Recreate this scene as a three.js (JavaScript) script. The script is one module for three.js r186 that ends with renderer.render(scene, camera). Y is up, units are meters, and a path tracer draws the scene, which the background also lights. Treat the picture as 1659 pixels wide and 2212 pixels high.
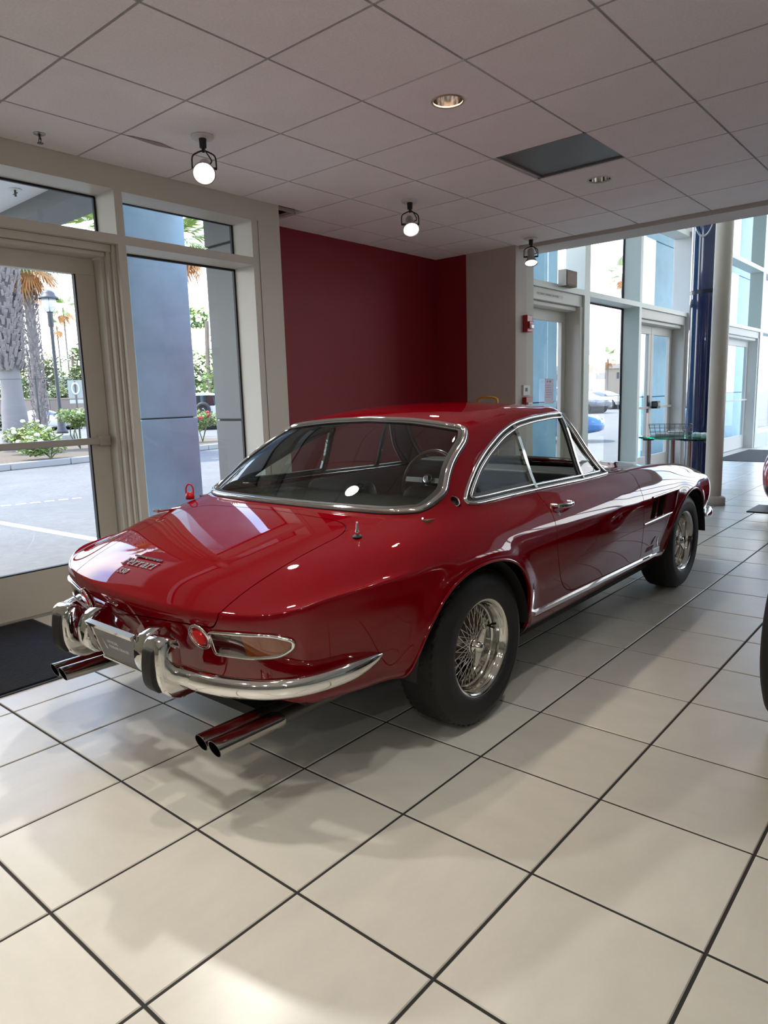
import * as THREE from 'three';
import { mergeGeometries, mergeVertices, toCreasedNormals } from 'three/addons/utils/BufferGeometryUtils.js';
import { RoundedBoxGeometry } from 'three/addons/geometries/RoundedBoxGeometry.js';
import { ImprovedNoise } from 'three/addons/math/ImprovedNoise.js';
import { RectAreaLightUniformsLib } from 'three/addons/lights/RectAreaLightUniformsLib.js';
import { FontLoader } from 'three/addons/loaders/FontLoader.js';
import { TextGeometry } from 'three/addons/geometries/TextGeometry.js';

// ---------------------------------------------------------------- camera, sky, sun, exposure
const scene = new THREE.Scene();
const CAM_H = 1.2805;                                    // eye height over the tiled floor
const camera = new THREE.PerspectiveCamera(72.4258, 1659 / 2212, 0.05, 400);
camera.position.set(0, CAM_H, 0);
camera.quaternion.setFromRotationMatrix(new THREE.Matrix4().makeBasis(
  new THREE.Vector3(0.761402, -0.029592, -0.647604), new THREE.Vector3(-0.082082, 0.986517, -0.141584), new THREE.Vector3(0.643062, 0.160960, 0.748708)));
scene.add(camera);
const renderer = new THREE.WebGLRenderer();
renderer.toneMapping = THREE.LinearToneMapping;
renderer.toneMappingExposure = 1.3;
renderer.shadowMap.enabled = true;
RectAreaLightUniformsLib.init();

// seeded random numbers and noise
function rng(seed) { let a = seed >>> 0; return () => { a = (a + 0x6D2B79F5) >>> 0; let t = a; t = Math.imul(t ^ (t >>> 15), t | 1); t ^= t + Math.imul(t ^ (t >>> 7), t | 61); return ((t ^ (t >>> 14)) >>> 0) / 4294967296; }; }
const perlin = new ImprovedNoise();
const fbm = (x, y, z, o = 4) => { let s = 0, a = 0.5, f = 1; for (let i = 0; i < o; i++) { s += a * perlin.noise(x * f, y * f, z * f); a *= 0.5; f *= 2.03; } return s; };
const clamp = (x, a = 0, b = 1) => Math.min(b, Math.max(a, x));
const smooth = (a, b, x) => { const t = clamp((x - a) / (b - a)); return t * t * (3 - 2 * t); };
const lerp = (a, b, t) => a + (b - a) * t;

const SKY_GAIN = 2.3;
// the sky: hazy white low down, blue with clouds overhead
{
  const W = 512, Hh = 256, d = new Float32Array(W * Hh * 4);
  for (let j = 0; j < Hh; j++) for (let i = 0; i < W; i++) {
    const el = (j + 0.5) / Hh * Math.PI - Math.PI / 2, az = (i + 0.5) / W * 2 * Math.PI, x = Math.cos(el) * Math.cos(az), z = Math.cos(el) * Math.sin(az), y = Math.sin(el);
    const up = clamp(y), blue = smooth(0.10, 0.42, up);
    const cx = x / (up + 0.35) * 1.7, cz = z / (up + 0.35) * 1.7;
    const cl = smooth(-0.06, 0.26, fbm(cx + 3.1, 0.3, cz + 1.7, 5)) * 0.9;
    const c = [lerp(1.9, 0.60, blue), lerp(1.95, 0.98, blue), lerp(2.0, 1.85, blue)];
    const o = (j * W + i) * 4;
    for (let k = 0; k < 3; k++) d[o + k] = (y < -0.02 ? [0.55, 0.56, 0.56][k] : lerp(c[k], 1.9, cl * smooth(0.0, 0.2, up))) * SKY_GAIN;
    d[o + 3] = 1;
  }
  const t = new THREE.DataTexture(d, W, Hh, THREE.RGBAFormat, THREE.FloatType);
  t.mapping = THREE.EquirectangularReflectionMapping; t.magFilter = THREE.LinearFilter; t.minFilter = THREE.LinearFilter; t.needsUpdate = true;
  scene.background = t; scene.environment = t;
}
const sun = new THREE.DirectionalLight(new THREE.Color(1.0, 0.95, 0.86), 7.0);
sun.position.set(-26, 40, 4); sun.target.position.set(-8, 0, -6); sun.castShadow = true; sun.shadow.radius = 1;
Object.assign(sun.shadow.camera, { left: -45, right: 45, top: 45, bottom: -45, near: 1, far: 140 }); sun.shadow.mapSize.set(2048, 2048);
scene.add(sun, sun.target);
// ---------------------------------------------------------------- helpers
const taken = new Map();
function numbered(n) { const k = taken.get(n) || 0; taken.set(n, k + 1); return k ? n + '_' + String(k).padStart(3, '0') : n; }
const std = (o) => new THREE.MeshPhysicalMaterial(o);
const lin = (r, g, b) => new THREE.Color().setRGB(r, g, b);
function mesh(name, geo, mat, parent) { const m = new THREE.Mesh(geo, mat); m.name = name; m.castShadow = m.receiveShadow = true; if (parent) parent.add(m); return m; }
function part(name, geos, mat, parent, label) { const m = mesh(name, Array.isArray(geos) ? merge(geos) : geos, mat, parent); if (label) m.userData.label = label; return m; }
function merge(gs) { const hasUv = gs.every(g => g.attributes.uv); return mergeGeometries(gs.map(g => { g = g.index ? g.toNonIndexed() : g.clone(); for (const k of Object.keys(g.attributes)) if (!['position', 'normal', 'uv'].includes(k) || (k === 'uv' && !hasUv)) g.deleteAttribute(k); return g; })); }
function thing(name, label, category, [x, y, z] = [0, 0, 0], turn = 0, group) { const o = new THREE.Group(); o.name = numbered(name); scene.add(o); o.position.set(x, y, z); o.rotation.y = turn; o.userData = { label, category }; if (group) o.userData.group = group; return o; }
function single(name, geos, mat, label, category, group) { const m = part(numbered(name), geos, mat, scene); m.userData = { label, category }; if (group) m.userData.group = group; return m; }
function struct(name, geos, mat, parent) { const m = part(parent ? name : numbered(name), geos, mat, parent || scene); if (!parent) m.userData.kind = 'structure'; return m; }
// a box given by its corners; uv in metres
function uvBox(g) { const p = g.attributes.position, n = g.attributes.normal, u = new Float32Array(p.count * 2); for (let i = 0; i < p.count; i++) { const ax = Math.abs(n.getX(i)), ay = Math.abs(n.getY(i)), az = Math.abs(n.getZ(i)); if (ay >= ax && ay >= az) { u[2 * i] = p.getX(i); u[2 * i + 1] = p.getZ(i); } else if (ax >= az) { u[2 * i] = p.getZ(i); u[2 * i + 1] = p.getY(i); } else { u[2 * i] = p.getX(i); u[2 * i + 1] = p.getY(i); } } g.setAttribute('uv', new THREE.BufferAttribute(u, 2)); return g; }
function box(x0, x1, y0, y1, z0, z1, r = 0) {
  const sx = Math.abs(x1 - x0), sy = Math.abs(y1 - y0), sz = Math.abs(z1 - z0);
  const g = r > 0 ? new RoundedBoxGeometry(sx, sy, sz, 2, Math.min(r, sx / 2.01, sy / 2.01, sz / 2.01)) : new THREE.BoxGeometry(sx, sy, sz);
  g.translate((x0 + x1) / 2, (y0 + y1) / 2, (z0 + z1) / 2); return uvBox(g);
}
const V3 = (x, y, z) => new THREE.Vector3(x, y, z);
function cyl(a, b, r0, r1 = r0, seg = 16, open = false) { const A = V3(...a), B = V3(...b), d = B.clone().sub(A), g = new THREE.CylinderGeometry(r1, r0, d.length(), seg, 1, open); g.applyQuaternion(new THREE.Quaternion().setFromUnitVectors(V3(0, 1, 0), d.clone().normalize())); const m = A.add(B).multiplyScalar(0.5); g.translate(m.x, m.y, m.z); return g; }
function tube(pts, r, seg = 24, rad = 8, closed = false, tension = 0.5) { return new THREE.TubeGeometry(new THREE.CatmullRomCurve3(pts.map(p => V3(...p)), closed, 'catmullrom', tension), seg, r, rad, closed); }
function lathe(pts, seg = 32, a0 = 0, a1 = Math.PI * 2) { return new THREE.LatheGeometry(pts.map(p => new THREE.Vector2(p[0], p[1])), seg, a0, a1); }
function sphere(x, y, z, r, sx = 1, sy = 1, sz = 1, seg = 16) { const g = new THREE.SphereGeometry(r, seg, Math.max(6, seg * 0.7 | 0)); g.scale(sx, sy, sz); g.translate(x, y, z); return g; }
function extrude(P, depth, bevel = 0, holes = []) { const s = new THREE.Shape(P.map(p => new THREE.Vector2(p[0], p[1]))); for (const h of holes) s.holes.push(new THREE.Path(h.map(p => new THREE.Vector2(p[0], p[1])))); return new THREE.ExtrudeGeometry(s, { depth, bevelEnabled: bevel > 0, bevelSize: bevel, bevelThickness: bevel, bevelSegments: 2, curveSegments: 8, steps: 1 }); }
// a swept strip: profile points [a, b] laid on the frame (side, up) along a path of points with given side and up vectors
function sweep(path, side, up, prof, closedPath = false, closedProf = true) {
  const n = path.length, k = prof.length, pos = [], idx = [];
  for (let i = 0; i < n; i++) for (const [a, b] of prof) pos.push(path[i][0] + side[i][0] * a + up[i][0] * b, path[i][1] + side[i][1] * a + up[i][1] * b, path[i][2] + side[i][2] * a + up[i][2] * b);
  const ni = closedPath ? n : n - 1, nk = closedProf ? k : k - 1;
  for (let i = 0; i < ni; i++) for (let j = 0; j < nk; j++) { const a = i * k + j, b = i * k + (j + 1) % k, c = ((i + 1) % n) * k + (j + 1) % k, d = ((i + 1) % n) * k + j; idx.push(a, d, c, a, c, b); }
  if (!closedPath && closedProf) { for (let j = 1; j + 1 < k; j++) { idx.push(0, j, j + 1); const o = (n - 1) * k; idx.push(o, o + j + 1, o + j); } }
  const g = new THREE.BufferGeometry(); g.setAttribute('position', new THREE.Float32BufferAttribute(pos, 3)); g.setIndex(idx); g.computeVertexNormals(); return g;
}
// ---------------------------------------------------------------- materials of the room
function noiseTex(n, fn, srgb = true, rep = 1) { const d = new Uint8Array(n * n * 4); for (let j = 0; j < n; j++) for (let i = 0; i < n; i++) { const c = fn(i / n, j / n), o = (j * n + i) * 4; for (let k = 0; k < 3; k++) d[o + k] = Math.round(clamp(Array.isArray(c) ? c[k] : c) * 255); d[o + 3] = 255; } const t = new THREE.DataTexture(d, n, n); t.wrapS = t.wrapT = THREE.RepeatWrapping; t.magFilter = THREE.LinearFilter; t.minFilter = THREE.LinearMipmapLinearFilter; t.generateMipmaps = true; if (srgb) t.colorSpace = THREE.SRGBColorSpace; t.repeat.set(rep, rep); t.needsUpdate = true; return t; }
const loopN = (u, v, f, z, o = 4) => { const a = u * 2 * Math.PI, b = v * 2 * Math.PI, r = f / (2 * Math.PI); return fbm(Math.cos(a) * r + z, Math.sin(a) * r + Math.cos(b) * r, Math.sin(b) * r + z * 1.7, o); };
const CEIL = 2.742, XL = -4.2, XG = -3.7;
const M_CREAM = std({ color: lin(.60, .565, .485), roughness: .5, bumpMap: noiseTex(128, (u, v) => .5 + loopN(u, v, 40, 2) * .8, false, 3), bumpScale: .0006 });
const M_WALL = std({ color: lin(.56, .50, .455), roughness: .85, bumpMap: noiseTex(128, (u, v) => .5 + loopN(u, v, 60, 5) * .9, false, 2), bumpScale: .0008 });
const M_REDWALL = std({ color: lin(.25, .003, .012), roughness: .62, bumpMap: noiseTex(128, (u, v) => .5 + loopN(u, v, 60, 9) * .9, false, 2), bumpScale: .0006 });
const M_WHITE = std({ color: lin(.74, .74, .71), roughness: .6 });
const M_FRAME = std({ color: lin(.67, .71, .64), roughness: .45 });
const M_BLACKGASKET = std({ color: lin(.012, .012, .012), roughness: .6 });
const M_PANE = std({ color: lin(.95, .975, .965), roughness: 0, transmission: 1, thickness: 0, ior: 1.5 });
const M_GROUT = std({ color: lin(.030, .029, .027), roughness: .9 });
const pane = (axis, at, a0, a1, y0, y1) => { const g = new THREE.PlaneGeometry(Math.abs(a1 - a0), y1 - y0); if (axis === 'x') { g.rotateY(Math.PI / 2); g.translate(at, (y0 + y1) / 2, (a0 + a1) / 2); } else g.translate((a0 + a1) / 2, (y0 + y1) / 2, at); return g; };
// ---------------------------------------------------------------- floor of cream tiles with dark joints
const TILE = .44638, FX = -.83367, FZ = -1.09213;
const floor = struct('floor', [box(-4.66, 7.2, -.12, -.003, -20, 6.4)], M_GROUT);
{
  const h = TILE / 2 - .0043, b = .0025, g = new THREE.BufferGeometry(), t = h - b;
  const ring = (r, y) => [[-r, y, -r], [-r, y, r], [r, y, r], [r, y, -r]], A = ring(t, 0), B = ring(h, -b), C = ring(h, -.012), pos = [], uv = [];
  const quad = (a, b2, c, d) => { for (const v of [a, b2, c, a, c, d]) { pos.push(...v); uv.push(v[0] / TILE + .5, v[2] / TILE + .5); } };
  quad(A[0], A[1], A[2], A[3]); for (let k = 0; k < 4; k++) { const n = (k + 1) % 4; quad(A[k], B[k], B[n], A[n]); quad(B[k], C[k], C[n], B[n]); }
  g.setAttribute('position', new THREE.Float32BufferAttribute(pos, 3)); g.setAttribute('uv', new THREE.Float32BufferAttribute(uv, 2)); g.computeVertexNormals();
  const mats = [...Array(6)].map((_, q) => { const tone = 1 - .035 * ((q * 37 % 6) / 5); return std({ map: noiseTex(128, (u, v) => { const n = fbm(u * 2.2 + q * 7, v * 5 + q * 3, q * 1.3, 4), f = fbm(u * 30, v * 30, q, 2); const k = (1 + .045 * n + .015 * f) * tone; return [.880 * k, .868 * k, .826 * k]; }), roughness: .30, clearcoat: .0, bumpMap: noiseTex(64, (u, v) => .5 + fbm(u * 9, v * 9, q, 3) * .5, false), bumpScale: .0004 }); });
  const list = [], r = rng(11);
  const fwd = V3(0, 0, -1).applyQuaternion(camera.quaternion), inv = camera.quaternion.clone().invert();
  for (let i = -10; i < 19; i++) for (let j = -42; j < 17; j++) {
    const x = FX + (i + .5) * TILE, z = FZ + (j + .5) * TILE; if (x < -4.72 || z < -19.8 || z > 6.2 || x > 7) continue; if (z > -3.75 && x < -4.46) continue; if (z < -6.43 && x < -3.9) continue;
    let seen = false; for (const [a, c] of [[-.5, -.5], [.5, -.5], [-.5, .5], [.5, .5]]) { const p = V3(x + a * TILE, -CAM_H, z + c * TILE).applyQuaternion(inv); if (p.z < -.1 && Math.abs(p.x / -p.z) < .56 && Math.abs(p.y / -p.z) < .745) seen = true; }
    list.push([x, z, seen, Math.hypot(x, z), Math.floor(r() * 6), Math.floor(r() * 4)]);
  }
  const near = list.filter(t => t[2]).sort((a, b) => a[3] - b[3]).slice(0, 290), set = new Set(near);
  for (const t of near) { const m = mesh('tile', g, mats[t[4]], floor); m.position.set(t[0], 0, t[1]); m.rotation.y = t[5] * Math.PI / 2; }
  const rest = list.filter(t => !set.has(t)), im = new THREE.InstancedMesh(g, mats[2], rest.length), mm = new THREE.Matrix4(); rest.forEach((t, k) => im.setMatrixAt(k, mm.makeRotationY(t[5] * Math.PI / 2).setPosition(t[0], 0, t[1]))); im.name = 'far_tiles'; im.userData.kind = 'stuff'; im.receiveShadow = true; floor.add(im);
}
// ---------------------------------------------------------------- lay-in ceiling
const ceiling = struct('ceiling', [box(-4.95, 7.2, CEIL + .17, CEIL + .40, -6.50, 6.4)], M_WHITE);
const DARK_TILE = [-2.165, -4.34];
{
  const S = .6096, CX = -3.09576, CZ = -1.60293, h = S / 2 - .0065;
  const tileG = new THREE.BoxGeometry(2 * h, .016, 2 * h);
  const cut = (() => { const s = new THREE.Shape([[-h, -h], [h, -h], [h, h], [-h, h]].map(p => new THREE.Vector2(...p))); return s; });
  const mk = q => std({ map: noiseTex(256, (u, v) => { const n = fbm(u * 60, v * 60, q, 3), s = fbm(u * 3, v * 3, q + 4, 3), pit = fbm(u * 90 + 5, v * 90, q, 2) > .34 ? -.05 : 0; const k = 1 + .05 * n + .02 * s + pit; return [.95 * k, .94 * k, .94 * k]; }), bumpMap: noiseTex(256, (u, v) => .5 + fbm(u * 70, v * 70, q, 3), false), bumpScale: .0012, roughness: .95 });
  const mats = [mk(1), mk(2), mk(3)], r = rng(4);
  const M_TEE = std({ color: lin(.66, .65, .64), roughness: .35 });
  const holed = (rad) => { const s = cut(); const p = new THREE.Path(); p.absarc(0, 0, rad, 0, 2 * Math.PI, true); s.holes.push(p); const g = new THREE.ExtrudeGeometry(s, { depth: .016, bevelEnabled: false, curveSegments: 24 }); g.rotateX(Math.PI / 2); g.translate(0, .008, 0); const u = g.attributes.uv, po = g.attributes.position; for (let i = 0; i < u.count; i++) u.setXY(i, po.getX(i) / S + .5, po.getZ(i) / S + .5); return g; };
  const hole = holed(.078);
  const rest = [];
  const inv = camera.quaternion.clone().invert();
  for (let i = -3; i < 17; i++) for (let j = -9; j < 13; j++) {
    const x = CX + (i + .5) * S, z = CZ + (j + .5) * S; let x0 = x - h, x1 = x + h, z0 = z - h, z1 = z + h;
    const lim = z > -3.75 ? XL : -4.68; if (x1 < lim + .02 || z1 < -6.5 || x0 > 7.1 || z0 > 6.3) continue;
    if (Math.abs(x - DARK_TILE[0]) < .2 && Math.abs(z - DARK_TILE[1]) < .2) continue;
    let seen = false; for (const [a, c] of [[x0, z0], [x1, z0], [x0, z1], [x1, z1]]) { const p = V3(a, CEIL - CAM_H, c).applyQuaternion(inv); if (p.z < -.1 && Math.abs(p.x / -p.z) < .57 && Math.abs(p.y / -p.z) < .76) seen = true; }
    const lamp = Math.abs(x - -2.18) < .2 && [-3.127, -4.956, -1.298, .531].some(q => Math.abs(z - q) < .1);
    const edge = x0 < lim || z0 < -6.5;
    const m = mesh('ceiling_tile', lamp ? hole : tileG, mats[Math.floor(r() * 3)]);
    if (edge) { x0 = Math.max(x0, lim + .004); z0 = Math.max(z0, -6.492); m.scale.set((x1 - x0) / (2 * h), 1, (z1 - z0) / (2 * h)); }
    m.position.set((x0 + x1) / 2, CEIL + .006, (z0 + z1) / 2); ceiling.add(m);
  }
  const tees = [];
  for (let i = -2; i < 17; i++) { const x = CX + i * S; const zEnd = x < XL ? -3.75 : 6.3; mesh('grid_bar', box(x - .012, x + .012, CEIL + .009, CEIL + .03, -6.49, zEnd), M_TEE, ceiling); }
  for (let j = -8; j < 13; j++) { const z = CZ + j * S; mesh('grid_bar', box(z > -3.75 ? XL : -4.68, 7.1, CEIL + .009, CEIL + .03, z - .012, z + .012), M_TEE, ceiling); }
  // the dark return-air panel and the plaster strip along the edge of the ceiling
  struct('trim_1', [box(-4.3, 7.2, CEIL - .035, CEIL + .30, -6.85, -6.502)], std({ color: lin(.60, .57, .54), roughness: .7 }));
  struct('trim_2', [box(-4.68, 7.2, CEIL - .004, CEIL + .012, -6.503, -6.485)], M_TEE);
  struct('wall_bulkhead', [box(-3.9, 7.2, CEIL + .30, 6.2, -6.85, -6.70)], M_WHITE);
}
// ---------------------------------------------------------------- left wall: door bay, window bay, end pier
const XB = -4.45;                                         // outer face of the window wall
struct('wall_left', [box(XB, XL, 2.60, CEIL + .22, -3.77, 6.4), box(XB, XL, 0, 2.60, -3.77, -3.562), box(XB, XL, 0, 2.60, -.55, 6.4)], M_CREAM);
{ // frame members
  const f = struct('window_1', [box(XB, XL, 2.276, 2.331, -3.502, -2.478), box(XB, XL - .004, 0, 2.60, -3.558, -3.502), box(XB, XL - .003, 0, .30, -3.502, -2.478), box(XB, XL - .002, 2.594, 2.606, -3.56, -2.42)], M_CREAM);
  struct('window_glass', pane('x', -4.437, -3.502, -2.478, .30, 2.276), M_PANE, f); struct('transom_glass', pane('x', -4.437, -3.502, -2.478, 2.331, 2.60), M_PANE, f);
  struct('gasket', [box(-4.445, -4.425, .30, 2.276, -3.502, -3.488), box(-4.445, -4.425, 2.262, 2.276, -3.502, -2.478), box(-4.445, -4.425, 2.331, 2.60, -3.502, -3.488), box(-4.445, -4.425, 2.588, 2.60, -3.502, -2.478)], M_BLACKGASKET, f);
  const m = struct('window_2', [box(XB, XL, 0, 2.60, -2.478, -2.424), box(XB, XL, 2.276, 2.331, -2.424, -.55)], M_CREAM);
  struct('transom_glass', pane('x', -4.437, -2.424, -.55, 2.331, 2.60), M_PANE, m);
  struct('gasket', [box(-4.445, -4.425, 2.331, 2.60, -2.424, -2.410), box(-4.445, -4.425, 2.588, 2.60, -2.424, -.55)], M_BLACKGASKET, m);
}
{ // the glass door: stepped frame, leaf with rails, push bar
  const d = struct('door_1', [box(-4.40, -4.235, 0, 2.276, -2.424, -2.402, .004), box(-4.42, -4.262, 0, 2.276, -2.402, -2.378, .006), box(-4.44, -4.30, 0, 2.26, -2.378, -2.352, .004), box(-4.42, -4.245, 2.232, 2.276, -2.40, -.55, .006), box(-4.43, -4.275, 2.205, 2.232, -2.375, -.55, .008)], M_CREAM);
  const leaf = struct('door_leaf', [box(-4.435, -4.385, .012, .285, -2.35, -1.02, .003), box(-4.435, -4.385, 2.10, 2.20, -2.35, -1.02, .003), box(-4.435, -4.385, .285, 2.10, -2.35, -2.225, .003), box(-4.435, -4.385, .285, 2.10, -1.145, -1.02, .003)], M_CREAM, d);
  struct('door_glass', pane('x', -4.41, -2.225, -1.145, .285, 2.10), M_PANE, leaf);
  struct('gasket', [box(-4.418, -4.388, .285, 2.10, -2.225, -2.215), box(-4.418, -4.388, .285, .293, -2.225, -1.145)], M_BLACKGASKET, leaf);
  struct('push_bar', [box(-4.385, -4.345, 1.040, 1.082, -2.335, -1.03, .008), box(-4.40, -4.34, 1.03, 1.092, -2.335, -2.26, .006)], std({ color: lin(.42, .39, .34), roughness: .4 }), leaf);
  struct('door_post', [box(XB, XL, 0, 2.276, -.60, -.55), box(XB, -4.25, 0, 2.276, -1.02, -.60)], M_CREAM, d);
  struct('trim_3', [box(-4.66, -4.36, -.02, .012, -2.43, -.55)], M_STEELTRIM());
}
function M_STEELTRIM() { return std({ color: lin(.45, .44, .42), roughness: .4, metalness: .6 }); }
// ---------------------------------------------------------------- red alcove, beige return, pier
struct('wall_red', [box(-4.90, -4.68, 0, CEIL + .22, -6.65, -3.75)], M_REDWALL);
struct('wall_end', [box(-4.90, -4.28, 0, CEIL + .22, -6.65, -6.432)], M_REDWALL);
struct('wall_return', [box(-4.90, XB + .01, 0, CEIL + .22, -3.768, -3.60)], M_CREAM);
struct('wall_beige', [box(-4.283, -3.69, 0, CEIL + .22, -6.65, -6.425, .006)], M_WALL);
struct('wall_pier', [box(-3.98, -3.692, 0, CEIL + .22, -6.80, -6.426, .006)], std({ color: lin(.62, .58, .51), roughness: .75 }));
// ---------------------------------------------------------------- tall glazing on the left of the atrium
{
  const xb = XG - .25, xg = XG - .235;
  const post = (n, z0, z1) => struct(n, box(xb, XG, 0, 6.0, z0, z1), M_FRAME);
  const glaz = (n, z0, z1, rows, sill = true) => {
    const f = struct(n, [box(xb, XG, 2.40, 2.462, z0, z1), box(xb, XG, 3.60, 3.68, z0, z1), box(xb, XG, 4.82, 4.90, z0, z1), ...(sill ? [box(xb, XG, 0, .29, z0, z1)] : [])], M_FRAME);
    for (const [a, b] of rows) struct('window_glass', pane('x', xg, z0, z1, a, b), M_PANE, f); return f;
  };
  struct('window_3', [box(xb, XG, 0, 6.0, -6.80, -6.78), box(xb, XG, 0, 6, -8.20, -8.05)], M_FRAME);
  const w1 = glaz('window_4', -8.05, -6.80, [[2.462, 3.60], [3.68, 4.82], [4.9, 6]], false);
  const w2 = glaz('window_5', -9.777, -8.20, [[.29, 2.40], [2.462, 3.60], [3.68, 4.82], [4.9, 6]]);
  struct('gasket', [box(xg - .01, xg + .012, .29, 2.40, -9.777, -9.757), box(xg - .01, xg + .012, 2.38, 2.40, -9.777, -8.2), box(xg - .01, xg + .012, 2.462, 3.6, -9.777, -9.757), box(xg - .01, xg + .012, 2.462, 3.6, -8.215, -8.2)], M_BLACKGASKET, w2);
  post('window_6', -9.86, -9.777);
  const w3 = glaz('window_7', -11.80, -9.86, [[2.462, 3.60], [3.68, 4.82], [4.9, 6]], false);
  struct('window_8', [box(xb, XG + .06, 0, 6, -12.0, -11.80)], M_WHITE);
  const w4 = glaz('window_9', -14.0, -12.0, [[.29, 2.40], [2.462, 3.60], [3.68, 4.82], [4.9, 6]]);
  post('window_10', -14.1, -14.0);
  const w5 = glaz('window_11', -16.5, -14.1, [[2.462, 3.60], [3.68, 4.82], [4.9, 6]], false);
  post('window_12', -16.72, -16.5);
  const w6 = glaz('window_13', -19.8, -16.72, [[.29, 2.40], [2.462, 3.60], [3.68, 4.82], [4.9, 6]]);
  const doorSet = (n, z0, z1, leaves, m, barY = 1.02) => {
    const d = struct(n, [box(xb + .02, XG - .03, 2.27, 2.40, z0, z1, .006), box(xb + .03, XG - .07, 2.22, 2.27, z0, z1, .01), box(xb + .02, XG - .02, 0, 2.27, z0, z0 + .07, .006), box(xb + .02, XG - .02, 0, 2.27, z1 - .04, z1, .006)], m);
    const a = z0 + .07, b = z1 - .04, L = (b - a) / leaves;
    for (let k = 0; k < leaves; k++) { const p = a + k * L + .004, q = a + (k + 1) * L - .004, x0 = xg - .02, x1 = xg + .03;
      const leaf = struct('door_leaf', [box(x0, x1, .01, .28, p, q, .003), box(x0, x1, 2.10, 2.22, p, q, .003), box(x0, x1, .28, 2.10, p, p + .10, .003), box(x0, x1, .28, 2.10, q - .10, q, .003)], m, d);
      struct('door_glass', pane('x', xg + .005, p + .1, q - .1, .28, 2.10), M_PANE, leaf); struct('push_bar', box(x1, x1 + .035, barY - .018, barY + .018, p + .02, q - .02, .006), m, leaf); }
    return d;
  };
  doorSet('door_2', -8.05, -6.80, 1, std({ color: lin(.58, .565, .50), roughness: .45 }));
  doorSet('door_3', -11.80, -9.86, 2, std({ color: lin(.56, .54, .48), roughness: .45 }));
  doorSet('door_4', -16.5, -14.1, 1, M_WHITE);
}
// ---------------------------------------------------------------- the sides of the room that the photograph does not show
struct('wall_back', [box(-4.45, 7.2, 0, CEIL + .3, 6.3, 6.5)], M_WALL);
{
  const xr = 7.0; struct('wall_right', [box(xr, xr + .2, 0, .30, -20, 6.4), box(xr, xr + .2, 0, CEIL + .3, -6.7, 6.4), box(xr, xr + .2, 0, 6, -13.2, -6.7), box(xr, xr + .2, 2.5, 2.75, -20, -6.7), box(xr, xr + .2, 5.8, 6.2, -20, -6.7)], M_FRAME);
  for (let z = -13.2; z > -20; z -= 1.7) struct('window_right', box(xr, xr + .2, .30, z < -6.6 ? 5.8 : 2.5, z - .2, z), M_FRAME);
  struct('window_right', pane('x', xr + .1, -20, -13.2, .3, 5.8), M_PANE);
  struct('wall_far', [box(-3.9, 7.2, 0, .3, -20.2, -20), box(-3.9, 7.2, 5.8, 6.2, -20.2, -20)], M_FRAME);
  for (let x = -3.8; x < 7; x += 1.8) struct('window_far', box(x, x + .16, .3, 5.8, -20.2, -20), M_FRAME);
  struct('window_far', pane('z', -20.1, -3.9, 7.2, .3, 5.8), M_PANE);
  struct('ceiling_atrium', [box(-4.4, 7.4, 6.0, 6.3, -20.3, -6.7)], M_WHITE);
}
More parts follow.
